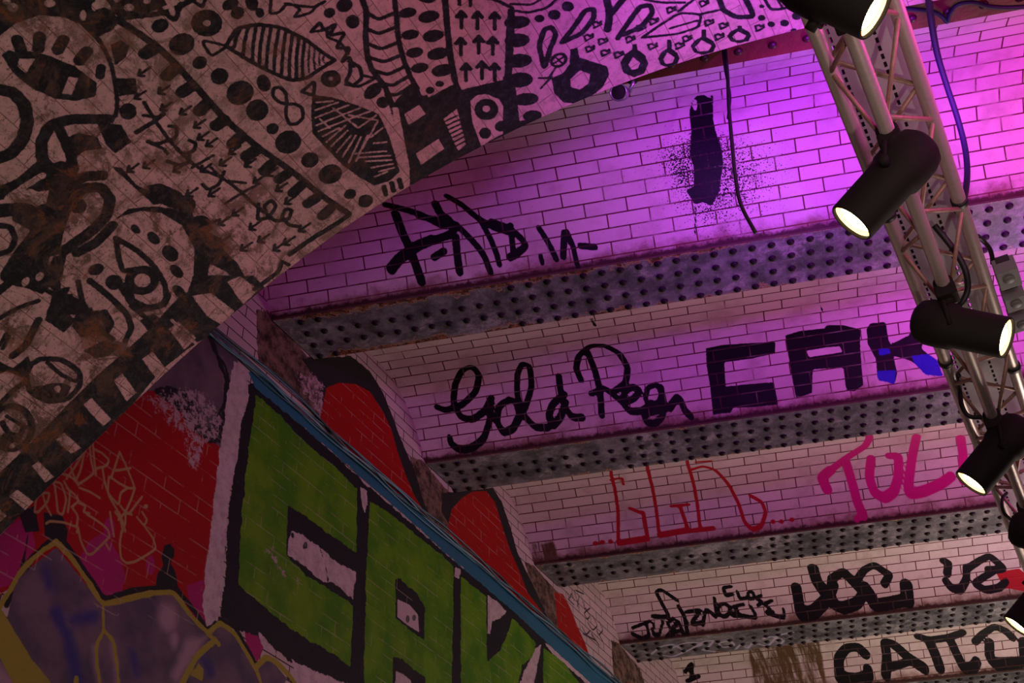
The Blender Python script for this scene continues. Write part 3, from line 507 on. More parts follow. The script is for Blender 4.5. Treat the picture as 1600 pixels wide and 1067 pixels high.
for r, p in ((5, ((683, 636), (696, 641), (722, 633), (744, 612), (749, 586), (738, 572), (722, 578), (711, 600), (708, 630), (720, 652), (738, 656), (758, 642), (768, 621))), (4.6, ((768, 621), (766, 655), (756, 686), (736, 701), (716, 702), (704, 692), (703, 684))), (5, ((796, 624), (780, 634), (776, 658), (786, 676), (802, 670), (812, 648), (806, 628), (796, 624))),
             (4.6, ((808, 660), (822, 634), (831, 604), (828, 572), (816, 567), (808, 585), (808, 618), (818, 648), (836, 668), (856, 668))), (5.2, ((882, 616), (864, 630), (857, 650), (863, 666), (876, 652), (884, 628))), (5, ((873, 587), (876, 612), (882, 636), (894, 652), (910, 652))),
             (5, ((908, 594), (900, 576), (904, 556), (922, 540), (946, 540), (968, 552), (981, 574), (978, 598), (962, 610))), (5, ((918, 550), (930, 580), (938, 612), (940, 648))), (4.6, ((924, 615), (944, 606), (958, 616), (974, 630), (992, 622), (1000, 610), (990, 603), (976, 612), (973, 630), (984, 643), (1004, 642), (1020, 630))),
             (3.8, ((1026, 600), (1012, 606), (1008, 622), (1014, 636), (1028, 632), (1034, 616), (1026, 600))), (4, ((1033, 604), (1038, 628), (1036, 650), (1024, 662), (1010, 660), (1006, 650), (1016, 644), (1036, 640))), (5, ((1046, 638), (1058, 620), (1064, 626), (1070, 642), (1079, 650))), (2.4, ((924, 498), (930, 509))), (1.5, ((1283, 476), (1285, 490)))): k1.append(('s', r, p))
k1 += [('p', ((1103, 544), (1128, 539), (1170, 536), (1212, 534), (1211, 552), (1176, 560), (1132, 566), (1134, 604), (1170, 600), (1209, 597), (1216, 632), (1178, 636), (1146, 637), (1142, 645), (1114, 648), (1110, 606), (1104, 572))),
       ('p', ((1227, 524), (1250, 517), (1288, 513), (1292, 508), (1318, 508), (1345, 515), (1344, 535), (1346, 568), (1349, 602), (1334, 612), (1322, 610), (1318, 574), (1270, 577), (1269, 614), (1244, 622), (1238, 592), (1232, 556))), ('-p', ((1260, 548), (1290, 543), (1312, 541), (1316, 550), (1264, 558))),
       ('p', ((1354, 514), (1360, 505), (1384, 503), (1388, 530), (1392, 538), (1420, 524), (1424, 514), (1440, 512), (1446, 522), (1440, 545), (1458, 560), (1472, 586), (1446, 584), (1424, 564), (1396, 556), (1402, 582), (1399, 598), (1372, 594), (1368, 560), (1356, 538)))]
TAG[1]['blue'] += [('p', ((1370, 580), (1400, 578), (1398, 600), (1372, 594))), ('p', ((1424, 556), (1450, 553), (1464, 562), (1474, 588), (1446, 586), (1428, 566))), ('p', ((1372, 545), (1390, 544), (1392, 552), (1374, 556)))]  # violet light on the black gloss letters, put into the colour as blue
k2 = TAG[2]['red']
for r, p in ((2.8, ((953, 736), (961, 764), (966, 800), (966, 848))), (3.2, ((1012, 841), (1005, 801))), (2.4, ((954, 750), (972, 746), (974, 757))), (3.4, ((966, 848), (1012, 841))), (2.8, ((1006, 803), (984, 794))), (2.8, ((1011, 730), (1020, 764), (1026, 800), (1030, 836))), (3.4, ((1030, 836), (1075, 828))), (3, ((1075, 828), (1062, 790))), (2.2, ((1048, 791), (1077, 788))), (2.8, ((1073, 720), (1084, 756), (1090, 790), (1094, 826))), (2.6, ((1082, 829), (1116, 825))), (2.8, ((1080, 734), (1098, 728), (1118, 734), (1138, 756), (1154, 786), (1163, 816), (1176, 828), (1190, 822), (1197, 800), (1190, 784), (1172, 774))), (2.2, ((1087, 722), (1112, 720)))): k2.append(('s', r, p))
for x, y in ((930, 849), (941, 847), (954, 846), (1208, 815), (1221, 815), (1237, 812)): k2.append(('p', circ(x, y, 4.4, 4)))
for r, p in ((6, ((1359, 684), (1352, 697), (1326, 713), (1298, 734))), (8, ((1298, 734), (1284, 746), (1292, 764))), (7, ((1322, 722), (1332, 756), (1340, 786), (1348, 803))), (3.5, ((1348, 800), (1338, 812))), (7, ((1361, 716), (1358, 745), (1366, 770), (1382, 778), (1397, 768), (1404, 744), (1404, 712), (1390, 712))), (7, ((1432, 682), (1424, 720), (1418, 772), (1442, 768), (1470, 756), (1486, 744))), (7, ((1501, 684), (1505, 712), (1505, 750)))): TAG[2]['pink'].append(('s', r, p))
k3 = TAG[3]['ink']
for r, p in ((2.4, ((988, 990), (1003, 998), (1014, 994), (1011, 976))), (2, ((988, 981), (1016, 970))), (2.2, ((1021, 974), (1020, 992), (1030, 992), (1036, 970))), (2.2, ((1052, 966), (1042, 974), (1050, 984), (1041, 996))), (2.4, ((1050, 999), (1054, 978), (1059, 968), (1070, 998))), (2, ((1052, 988), (1066, 984))), (3.2, ((1060, 947), (1070, 964), (1075, 996))), (2.6, ((1074, 956), (1096, 952), (1078, 976), (1100, 972))), (2.6, ((1098, 976), (1103, 950), (1120, 966), (1116, 934))), (2.6, circ(1131, 953, 9, 10)+[circ(1131, 953, 9, 10)[0]]), (2.4, ((1162, 944), (1144, 948), (1154, 954), (1142, 962), (1166, 962))), (2.4, ((1172, 946), (1184, 966), (1150, 960))),
             (3, ((1142, 916), (1130, 918), (1134, 931), (1144, 928))), (2.6, ((1152, 924), (1156, 936), (1166, 934))), (2.4, circ(1173, 930, 5, 6)+[circ(1173, 930, 5, 6)[0]]), (2.4, ((1190, 930), (1180, 935), (1192, 940), (1184, 946))), (2.4, ((1206, 938), (1194, 944), (1204, 952), (1196, 958), (1208, 956))), (2.4, ((1198, 958), (1226, 966), (1224, 952))), (3, ((1020, 963), (1046, 964), (1036, 946), (1025, 925), (1032, 920), (1058, 938))),
             (8, ((1244, 918), (1248, 940), (1251, 960), (1272, 956), (1294, 934), (1302, 914))), (8.5, ((1270, 887), (1276, 908), (1290, 928), (1300, 940))), (7, ((1300, 904), (1318, 892), (1328, 904), (1340, 916), (1350, 926), (1340, 942), (1318, 950), (1302, 944), (1298, 924), (1300, 906))), (6, ((1338, 908), (1350, 890), (1366, 882), (1380, 892), (1390, 898), (1382, 912))), (7, ((1352, 916), (1362, 930), (1364, 946), (1390, 942), (1418, 936))), (9.5, ((1416, 915), (1418, 936))),
             (6, ((1474, 876), (1482, 880), (1480, 896))), (5.5, ((1478, 908), (1486, 918), (1500, 922), (1510, 906), (1510, 886))), (5.5, ((1512, 888), (1530, 876), (1546, 868), (1560, 880), (1568, 888), (1556, 890), (1544, 890))), (4.5, ((1560, 888), (1536, 902), (1522, 912), (1540, 922), (1562, 918), (1572, 908)))): k3.append(('s', r, p))
TAG[3]['red'] += [('p', ((1556, 894), (1592, 888), (1612, 905), (1600, 924), (1568, 918)))]
k4 = TAG[4]['ink']
for r, p in ((7.5, ((1352, 1022), (1340, 1010), (1322, 1012), (1310, 1028), (1312, 1058))), (7, ((1312, 1058), (1340, 1062), (1358, 1056), (1356, 1046))), (7, ((1384, 1054), (1386, 1026), (1382, 1002), (1396, 1006), (1420, 1028), (1444, 1044))), (5, ((1392, 1042), (1424, 1032))), (6, ((1434, 994), (1452, 1000), (1482, 996), (1504, 988))), (7.5, ((1452, 1002), (1462, 1024), (1468, 1042))), (6.5, ((1484, 998), (1494, 1020), (1506, 1044), (1520, 1044), (1526, 1034))), (6, ((1524, 1002), (1536, 990), (1554, 978), (1572, 986), (1582, 996))), (7, ((1546, 1004), (1546, 1026), (1556, 1038), (1590, 1036))), (8, ((1600, 1004), (1602, 1030))), (3, ((1070, 1050), (1082, 1034), (1080, 1062))), (3, ((1074, 1064), (1092, 1056)))): k4.append(('s', r, p))
TAG[4]['brown'] += [('p', ((1176, 1016), (1286, 1006), (1294, 1080), (1180, 1090)))]
TAG[2]['brown'] += [('p', ((830, 850), (865, 845), (872, 872), (834, 880)))]

t = NT('glazed_brick'); pos = t.pos()
bc, bf = t.brick((.66, .58, .53), (.58, .50, .47), (.10, .022, .028), .0044, .3)
var = t.noise(pos, 5, 5, .6); col = t.mix(t.step(var, .45, .75), bc, (.47, .39, .35))
tt_ = t.attr('edge')                       # distance to the nearest girder, metres
rust = t.math('MULTIPLY_ADD', t.math('SUBTRACT', t.noise(pos, 6, 6, .7), .5), .30, tt_)
col = t.mix(t.math('MULTIPLY', t.step(rust, .11, .0), .8), col, (.15, .055, .03))
rust2 = t.math('MULTIPLY_ADD', t.math('SUBTRACT', t.noise(pos, 22, 6, .7), .5), .08, tt_); col = t.mix(t.step(rust2, .04, .012), col, (.05, .022, .018))
LY = (('brown', (.11, .065, .03), 8, .04, .012), ('red', (.40, .012, .02), 50, .004, .002), ('pink', (.55, .01, .20), 30, .004, .004), ('ink', (.006, .006, .007), 45, .008, .0022), ('blue', (.02, .02, .40), 60, .012, .003))
for a, c, ns, amp, soft in LY:
    v = t.math('MULTIPLY_ADD', t.math('SUBTRACT', t.noise(pos, ns, 4), .5), amp, t.attr(a)); f = t.step(v, -soft, soft)
    if a == 'ink': f = t.math('MULTIPLY', f, t.math('SUBTRACT', 1.0, t.math('MULTIPLY', bf, .35)))
    if a == 'brown': f = t.math('MULTIPLY', f, t.step(t.noise(t.vscale(pos, (6, .9, .9)), 4, 5, .7), .30, .55))
    col = t.mix(f, col, c)
spv = t.math('MULTIPLY_ADD', t.attr('spray'), .52, t.noise(pos, 120, 2, .6)); col = t.mix(t.step(spv, .715, .745), col, (.010, .009, .013))
t.bump(t.math('ADD', t.math('MULTIPLY', bf, -1.0), t.math('MULTIPLY', t.noise(pos, 40, 4), .35)), .4, .006)
mb = t.out(col, t.math('MULTIPLY_ADD', t.noise(pos, 12, 4), .3, .42), 0, .14)
brk = mb
for i in range(7):
    bay = Bay(i)
    fu = [.014, .016, .018, .02, .022, .04, .06][i]; fs = [.0085, .0095, .0095, .010, .012, .03, .05][i]
    A = np.arange(0, 5.6, fu if i else .011); A = np.r_[A, np.linspace(5.62, UMAX, 14)]
    B = np.linspace(0, 1, int(bay.al[-1]/fs))
    pb = Paint(bay, A, B); at = {k: pb.field(v) for k, v in TAG[i].items()}
    at['spray'] = density(pb, [(1102, 225, 34, .34), (1095, 255, 72, .30), (1052, 248, 24, .20), (1064, 275, 18, .18), (1185, 262, 55, .20), (1100, 322, 42, .24), (1150, 300, 40, .14), (1102, 160, 18, .25)] if i == 0 else [])
    u_, v_ = A[:, None]+0*B[None], B[None]+0*A[:, None]
    al = np.interp(v_, bay.tt, bay.al); at['edge'] = np.minimum(al, bay.al[-1]-al)
    o = grid_mesh('ceiling', bay.xyz(u_, v_), bay.uv(u_, v_), at, [mb]); o['kind'] = 'structure'; o['label'] = ['pink-lit brick arch with black spray blob', 'brick arch tagged in black block letters', 'brick arch tagged in red and pink', 'brick arch with black marker tags', 'brick arch with thick black letters and brown stain', 'far brick arch', 'far brick arch'][i]

# ------------------------------------------------------------------ riveted girders
t = NT('girder_paint'); pos = t.pos()
g1 = t.noise(pos, 7, 7, .72); g2 = t.noise(pos, 34, 6, .75)
col = t.mix(t.step(g1, .35, .68), (.050, .054, .056), (.22, .225, .225)); col = t.mix(t.math('MULTIPLY', t.step(g2, .58, .66), .6), col, (.055, .045, .045))
col = t.mix(t.math('MULTIPLY', t.step(t.noise(pos, 3.5, 8, .85), .54, .62), .6), col, (.40, .38, .37))  # pale patches: glossy highlights painted into the girder colour
ed = t.math('MULTIPLY_ADD', t.math('SUBTRACT', t.noise(pos, 7, 8, .78), .5), .36, t.attr('rim'))
col = t.mix(t.step(ed, .030, .024), col, (.42, .29, .17))
col = t.mix(t.step(ed, .022, .012), col, t.mix(t.step(g2, .4, .65), (.030, .010, .006), (.34, .14, .06)))
lv = t.attr('lav'); col = t.mix(t.math('MULTIPLY', t.step(lv, -.006, .004), .8), col, (.50, .48, .62))
t.bump(t.math('ADD', g2, g1), .6, .006)
mg = t.out(col, t.math('MULTIPLY_ADD', g2, .4, .22), 0, .6)
t = NT('red_oxide_paint'); pos = t.pos(); n = t.noise(pos, 14, 6, .7); mr = t.out(t.mix(n, (.07, .006, .010), (.20, .014, .022)), .5); t.bump(n, .5)
mrv = plain('rivet_paint', (.012, .007, .009), .6, 0, .5, 40); mrv.node_tree.nodes['Principled BSDF'].inputs['Specular IOR Level'].default_value = .2
mrr = plain('rivet_red_oxide', (.05, .008, .014), .45)
mdk = plain('girder_edge_dark_steel', (.09, .05, .035), .8, 0, .5, 30)  # mottled dark brown for flange edges and webs
def lathe(name, pr, mat, parent=None, seg=16, cap=True, mtx=None, smooth_=True):
    V, Fc = [], []
    for (r, z) in pr:
        for k in range(seg): a = 2*math.pi*k/seg; V.append(Vector((r*math.cos(a), r*math.sin(a), z)))
    n = len(pr)
    for i in range(n-1):
        for k in range(seg): Fc.append((i*seg+k, i*seg+(k+1) % seg, (i+1)*seg+(k+1) % seg, (i+1)*seg+k))
    if cap: Fc += [tuple(range(seg))[::-1], tuple((n-1)*seg+k for k in range(seg))]
    if mtx: V = [mtx@v for v in V]
    o = raw(name, V, Fc, mat, parent, smooth_); return o
rv = [(.0135*math.cos(a), -.011*math.sin(a)) for a in (0, .5, 1.0, 1.4)]
def dome(mat, r=.0215, h=.015):
    V = [(0, 0, -h)]; Fc = []
    rings = [(.45, .88), (.8, .58), (1, 0), (1, -.3)]
    for q, (a, b) in enumerate(rings):
        for k in range(10): V.append((r*a*math.cos(k*.6283), r*a*math.sin(k*.6283), -h*b))
    for k in range(10): Fc.append((0, 1+(k+1) % 10, 1+k))
    for q in range(len(rings)-1):
        for k in range(10): Fc.append((1+q*10+k, 1+q*10+(k+1) % 10, 1+(q+1)*10+(k+1) % 10, 1+(q+1)*10+k))
    return V, Fc
dV, dF = dome(mrv)
LAV = [('s', 1.8, p) for p in (((1018, 1022), (1032, 1010), (1052, 1006), (1060, 1012)), ((1036, 1024), (1052, 1026), (1070, 1018), (1060, 1010)), ((1050, 1012), (1072, 1004), (1096, 1004), (1080, 1014), (1062, 1022)), ((1092, 1010), (1100, 1002), (1116, 1000), (1108, 1010), (1096, 1016), (1118, 1018)), ((1122, 1004), (1130, 1012), (1148, 1008), (1140, 1000), (1126, 1004)), ((1150, 1014), (1160, 1004), (1168, 1014), (1176, 1004)), ((1184, 1006), (1200, 1010), (1216, 992), (1240, 988)), ((1192, 998), (1206, 994), (1226, 1000), (1218, 1008)))]
GL = ['red riveted girder along the edge of the painted arch, near the top', 'dark grey riveted girder with rusty ragged edges, nearest below the red one', 'grey riveted girder beneath the black cursive and block letters', 'grey riveted girder between the pink letters and the marker tags', 'grey riveted girder with a pale lavender scribble at its wall end', 'grey riveted girder in the bottom right corner, below the thick black letters', 'grey riveted girder just past the bottom right corner']
splice = [0, .30, .30, .385, .27, .2, .2]
for i in range(7):
    g = bpy.data.objects.new('steel_girder', None); C.objects.link(g); g.location = (0, NEAR[i], ZC)
    g['label'] = GL[i]; g['category'] = 'girder'; g['group'] = 'riveted girders across the tunnel'
    fl = Flange(i); red = i == 0
    b0 = 0.125 if red else 0.0              # the first flange starts behind the arch face
    A = np.arange(.01, UMAX-.02, .022); B = np.linspace(b0, FLW, 28 if i != 4 else 50)
    pf = Paint(fl, A, B); at = {'lav': pf.field(LAV if i == 4 else [])}
    u_, v_ = A[:, None]+0*B[None], B[None]+0*A[:, None]
    rim = np.minimum(v_, FLW-v_); rim = np.minimum(rim, u_+.02); at['rim'] = rim+(.030 if i > 1 else .0)+.016*np.clip(u_-1.2, 0, 3)
    G = fl.xyz(u_, v_)-np.array([0, NEAR[i], ZC])
    o = grid_mesh('bottom_flange', G, None, at, [mr if red else mg], True); o.parent = g
    # rest of the flange plate (sides + top) and the web inside the arches
    def pt(u, v, z): return (u*Ev[0], v+u*Ev[1], z)
    U1 = UMAX-.02
    if not red:
        sd = [pt(.01, b0, 0), pt(U1, b0, 0), pt(U1, FLW, 0), pt(.01, FLW, 0), pt(.01, b0, .03), pt(U1, b0, .03), pt(U1, FLW, .03), pt(.01, FLW, .03)]
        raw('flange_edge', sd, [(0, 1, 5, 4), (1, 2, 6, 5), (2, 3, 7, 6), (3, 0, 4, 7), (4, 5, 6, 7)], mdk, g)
    a, b = FLW*.47, FLW*.53
    wb = [pt(.01, a, .03), pt(U1, a, .03), pt(U1, b, .03), pt(.01, b, .03), pt(.01, a, .42), pt(U1, a, .42), pt(U1, b, .42), pt(.01, b, .42)]
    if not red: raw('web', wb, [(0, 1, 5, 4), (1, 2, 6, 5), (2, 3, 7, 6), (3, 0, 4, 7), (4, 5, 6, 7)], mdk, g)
    # rivets: four rows, the outer two only past the splice, plus the end column
    mv_ = mrr if red else mrv
    me = bpy.data.meshes.new('rivet'); me.from_pydata(dV, [], dF); me.materials.append(mv_); me.polygons.foreach_set('use_smooth', np.ones(len(dF), bool))
    spots = []
    usp = splice[i]*M
    n = 0
    u = .09+.05*(i % 2)
    while u < 5.4:
        for r, vo in enumerate((.012, .037, .0625, .087) if not red else (.078,)):
            if red and u < 2.3: continue
            if not red and r in (0, 3) and u < usp and u > .3: continue
            spots.append((u-vo*M*Ev[1]+.02, vo*M))
        u += .1003
        if red: u += .05
    # the hundred largest in view: nearest to the lens and inside the frame
    vis = []
    for (uu, vv_) in spots:
        P = fl.xyz(np.array(uu), np.array(vv_)); d = P-CAM; z = d@Fv; xx = 800+FPX*(d@Rv)/z; yy = 533.5-FPX*(d@Uv)/z
        vis.append((0 if -10 < xx < 1610 and -10 < yy < 1080 else 1, z, uu, vv_))
    vis.sort(); keep = vis[:100]; rest = vis[100:]
    for _, _, uu, vv_ in keep:
        r_ = bpy.data.objects.new('rivet', me); C.objects.link(r_); r_.parent = g; r_.location = pt(uu, vv_, 0)
    if rest:
        V, Fc = [], []
        for _, _, uu, vv_ in rest:
            q = pt(uu, vv_, 0); k = len(V); V += [(x+q[0], y+q[1], z+q[2]) for x, y, z in dV]; Fc += [tuple(c+k for c in f) for f in dF]
        o = raw('rivets', V, Fc, mv_, g, True); o['kind'] = 'stuff'

# ------------------------------------------------------------------ the rest of the tunnel shell
def quad(name, pts, mat, lab=None):
    o = raw(name, pts, [tuple(range(len(pts)))], mat); o['kind'] = 'structure'
    if lab: o['label'] = lab
    return o
asph = plain('asphalt', (.10, .09, .085), .9, 0, .3, 12); rw = plain('soot_stained_render', (.30, .24, .22), .8, 0, .3, 4)
quad('floor', [(-.3, -9, 0), (WR+.3, -9, 0), (WR+.3, 30, 0), (-.3, 30, 0)], asph)
quad('wall_right', [(WR, -9, 0), (WR, 30, 0), (WR, 30, 6.9), (WR, -9, 6.9)], rw)
yb = NEAR[7]
quad('ceiling', [(-.3, yb, ZC+.01), (WR+.3, yb+WR*TK, ZC+.01), (WR+.3, 30, ZC+.01), (-.3, 30, ZC+.01)], rw)
# ------------------------------------------------------------------ truss, tray, lamps, cables
alu = plain('scuffed_aluminium', (.66, .58, .53), .38, .55, .12, 60)
rod = plain('rusty_brace', (.42, .26, .20), .5, .3, .4, 60)
blk = plain('black_lamp_paint', (.014, .011, .010), .75); blk.node_tree.nodes['Principled BSDF'].inputs['Specular IOR Level'].default_value = .25
rub = plain('black_rubber', (.012, .011, .014), .5)
def tube(name, pts, r, mat, parent=None, seg=12, sm=True, closed_caps=True):
    P = [Vector(p) for p in pts]; V, Fc = [], []; n = len(P); up = None
    for i, p in enumerate(P):
        d = (P[min(i+1, n-1)]-P[max(i-1, 0)]).normalized()
        if up is None: up = Vector((0, 0, 1)) if abs(d.z) < .9 else Vector((1, 0, 0))
        a = d.cross(up).normalized(); b = a.cross(d).normalized(); up = b
        for k in range(seg): t_ = 2*math.pi*k/seg; V.append(p+(a*math.cos(t_)+b*math.sin(t_))*r)
    for i in range(n-1):
        for k in range(seg): Fc.append((i*seg+k, (i+1)*seg+k, (i+1)*seg+(k+1) % seg, i*seg+(k+1) % seg))
    Fc += [tuple(range(seg)), tuple((n-1)*seg+k for k in range(seg))[::-1]]
    return raw(name, V, Fc, mat, parent, sm)
def bez(pts, n=8):                        # Catmull-Rom through the points
    P = [Vector(p) for p in pts]; P = [2*P[0]-P[1]]+P+[2*P[-1]-P[-2]]; out = []
    for i in range(1, len(P)-2):
        for k in range(n):
            t = k/n; a, b, c, d = P[i-1:i+3]
            out.append(.5*((2*b)+(c-a)*t+(2*a-5*b+4*c-d)*t*t+(3*b-a-3*c+d)*t**3))
    out.append(P[-2]); return out
def box(name, c, s, mat, parent=None, rot=None, bev=.0):
    V = [Vector((x*s[0]/2, y*s[1]/2, z*s[2]/2)) for x in (-1, 1) for y in (-1, 1) for z in (-1, 1)]
    if rot: V = [rot@v for v in V]
    o = raw(name, [v+Vector(c) for v in V], [(0, 1, 3, 2), (4, 6, 7, 5), (0, 4, 5, 1), (2, 3, 7, 6), (0, 2, 6, 4), (1, 5, 7, 3)], mat, parent)
    if bev: m = o.modifiers.new('b', 'BEVEL'); m.width = bev; m.segments = 2
    return o
CX, CZ = CAM[0], CAM[2]
zt, zm = 3.03, 2.86
XL, XR, XM = CX-.0487*zt, CX+.0318*zt, CX-.0166*zm; ZT, ZM = CZ+zt, CZ+zm
tr = bpy.data.objects.new('lighting_truss', None); C.objects.link(tr); tr.location = (0, 0, 0)
tr['label'] = 'aluminium three-chord lighting truss hanging lengthwise under the girders at the right'; tr['category'] = 'truss'
Y0, Y1 = -.4, 8.6
for x, z in ((XL, ZT), (XR, ZT), (XM, ZM)): tube('chord', [(x, Y0, z), (x, Y1, z)], .0245, alu, tr, 20)
def zig(a, b, step, y, r=.0085, alt=0):
    k = 0
    while y+step < Y1:
        p, q = (a, b) if (k+alt) % 2 == 0 else (b, a)
        tube('brace', [(p[0], y, p[1]), (q[0], y+step, q[1])], r, rod, tr, 8); y += step; k += 1
zig((XR, ZT-.012), (XM+.012, ZM), .235, .12, alt=0); zig((XL, ZT-.012), (XM-.012, ZM), .235, .0, alt=1); zig((XL+.01, ZT), (XR-.01, ZT), .235, .20)
for y in (3.38, 4.36): 
    for x, z in ((XL, ZT), (XR, ZT)):
        if y > 4 and x == XR: y += .12
        o = lathe('coupler_ring', [(.025, -.014), (.030, -.014), (.030, .014), (.025, .014)], rub, tr, 20, False, Matrix.Translation((x, y-(.06 if x == XL else 0), z))@Matrix.Rotation(math.pi/2, 4, 'X'))
for y in (-.2, 7.9):
    for x in (XL, XR): tube('hanger_wire', [(x, y, ZT), (x, y, ZC+.02)], .006, rod, tr, 8)
# perforated cable tray lying on the truss
traym = plain('galvanised_tray', (.60, .60, .62), .5, .2, .12, 30)
zt_ = ZT+.09; tw0, tw1 = CX-.150, CX+.112
xs = [tw0]; holecols = []
cols = 4; pitch = (tw1-tw0)/cols
for c in range(cols):
    c0 = tw0+pitch*(c+.5)-.005; xs += [c0, c0+.010]; holecols.append(len(xs)-2)
xs.append(tw1); xs = sorted(xs)
ys = [0.4]
while ys[-1] < 7.6: ys += [ys[-1]+.012, ys[-1]+.036]
V = [(x, y, zt_) for y in ys for x in xs]; nx = len(xs); Fc = []
for j in range(len(ys)-1):
    for i in range(nx-1):
        if i in holecols and j % 2 == (1 if (i//2) % 2 else 1): continue
        Fc.append((j*nx+i, j*nx+i+1, (j+1)*nx+i+1, (j+1)*nx+i))
k = len(V); V += [(tw0, .4, zt_+.05), (tw0, ys[-1], zt_+.05), (tw1, .4, zt_+.05), (tw1, ys[-1], zt_+.05)]
Fc += [(0, (len(ys)-1)*nx, k+1, k), (nx-1, (len(ys)-1)*nx+nx-1, k+3, k+2)]
o = raw('cable_tray', V, Fc, traym); m = o.modifiers.new('s', 'SOLIDIFY'); m.thickness = .0015
o['label'] = 'galvanised perforated cable tray lying on top of the truss'; o['category'] = 'cable tray'
for k, (xo, rr) in enumerate(((-.105, .022), (-.06, .020), (.004, .019), (.062, .012))):
    o = tube('cable', [(CX+xo+.010*math.sin(y*3.3+k*2), y, zt_+rr+.002) for y in np.linspace(.5, 7.5, 40)], rr, rub, None, 10)
    o['label'] = ['thick black cable on the cable tray, nearest the painted wall', 'second black cable from the wall side lying on the cable tray', 'black cable lying along the middle of the cable tray', 'thin black cable lying at the right of the cable tray'][k]; o['category'] = 'cable'; o['group'] = 'cables in the tray'
# spotlights
lens_m = NT('lamp_lens'); lens_m.b.inputs['Emission Color'].default_value = (1.0, .78, .42, 1); lens_m.b.inputs['Emission Strength'].default_value = 20; lens_m = lens_m.out((.9, .8, .6), .3)
ring_m = NT('hot_reflector'); ring_m.b.inputs['Emission Color'].default_value = (1.0, .55, .16, 1); ring_m.b.inputs['Emission Strength'].default_value = 1.6; ring_m = ring_m.out((.8, .6, .3), .3)
reflm = plain('lamp_reflector', (.5, .38, .2), .3, .8)
def lampthing(lens_px, rear_px, zl, asp, chord_y, label, R_=.075, dist_back=1):
    Lp = Vector(CAM+rays([lens_px])[0]*((zl)/rays([lens_px])[0][2]))
    r2 = Vector(rays([rear_px])[0]); c = (Vector(CAM)-Lp).normalized(); best = None
    for k in range(2000):
        q = Vector(CAM)+r2*((2.2+k*.001)/r2[2]); a = (Lp-q)
        e = abs(a.normalized().dot(c)-asp)
        if best is None or e < best[0]: best = (e, q)
    q = best[1]; ax = (Lp-q); Ln = ax.length; axn = ax.normalized(); print('LAMP', label[:20], 'len', round(Ln, 3), 'ax', [round(v, 2) for v in axn], 'y', round(Lp.y, 2), 'z', round(Lp.z, 2))
    root = bpy.data.objects.new('spotlight', None); C.objects.link(root); root.location = (XM, chord_y, ZM); root['label'] = label; root['category'] = 'spotlight'; root['group'] = 'black spotlights on the truss'
    inv = Matrix.Translation(-Vector((XM, chord_y, ZM)))
    mt = inv@(Matrix.Translation(Lp)@axn.to_track_quat('Z', 'Y').to_matrix().to_4x4())
    L = Ln+.03
    hs = lathe('housing', [(R_*.30, -L-.035), (R_*.72, -L-.03), (R_*1.0, -L-.012), (R_*1.14, -L+.02), (R_*1.16, -L+.07), (R_*1.14, -L+.11), (R_*1.02, -L+.125), (R_, .018), (R_*.965, .022), (R_*.90, .022), (R_*.86, -.01)], blk, root, 40, False, mt)
    lathe('rear_cap', [(.001, -L-.037), (R_*.30, -L-.035)], blk, hs, 24, False, mt)
    lathe('reflector', [(R_*.88, .012), (R_*.84, .002), (R_*.72, -.002)], ring_m, hs, 32, False, mt)
    lathe('lens', [(R_*.74, .0), (R_*.6, .006), (R_*.3, .009), (.0008, .010)], lens_m, hs, 32, False, mt)
    # clamp round the lower chord, yoke stem and arms to the housing
    cl_ = lathe('clamp', [(.026, -.03), (.036, -.03), (.036, .03), (.026, .03)], blk, root, 20, True, Matrix.Rotation(math.pi/2, 4, 'X'))
    mid = q+axn*(Ln*.38); m0 = Vector((XM, chord_y, ZM)); side = axn.cross((mid-m0).normalized()).normalized()
    top = mid-(mid-m0).normalized()*(R_+.02)
    tube('yoke_stem', [Vector((0, 0, -.025)), top-m0], .026, blk, root, 14)
    box('clamp_body', (0, 0, -.035), (.075, .07, .05), blk, root, bev=.006)
    yk = [mid+side*(R_+.006), mid+side*(R_+.008)+(top-mid)*.9, mid-side*(R_+.008)+(top-mid)*.9, mid-side*(R_+.006)]
    yo_ = tube('yoke', [p-m0 for p in yk], .009, blk, root, 8)
    tube('tilt_knob', [mid+side*(R_)-m0, mid+side*(R_+.035)-m0], .016, blk, yo_, 12)
    tube('clamp_bolt', [Vector((.03, -.0, .0)), Vector((.065, 0, -.012))], .007, alu, cl_, 8)
    return root
def chy(px): r = rays([px])[0]; return float((CAM+r*(zm/r[2]))[1])
lampthing((1358, 16), (1262, -28), 2.62, .33, chy((1330, 12)), 'black spotlight at the very top of the truss, glowing lens tipped down to the right')
lampthing((1337, 341), (1425, 244), 2.58, .36, chy((1390, 212)), 'black spotlight below the truss, lens aimed left, above the girder with ragged rusty edges')
lampthing((1564, 526), (1456, 504), 2.62, .30, chy((1471, 450)), 'black spotlight with glowing lens turned right, over the painted black block letters')
lampthing((1522, 750), (1584, 676), 2.62, .30, chy((1545, 655)), 'black spotlight aimed left beside the pink painted letters', )
lampthing((1690, 846), (1600, 828), 2.64, .05, chy((1593, 795)), 'dark spotlight at the right edge of the photo with its lens out of sight')
lampthing((1592, 974), (1650, 905), 2.62, .25, chy((1640, 905)), 'spotlight in the lower right corner, only its glowing lens showing')
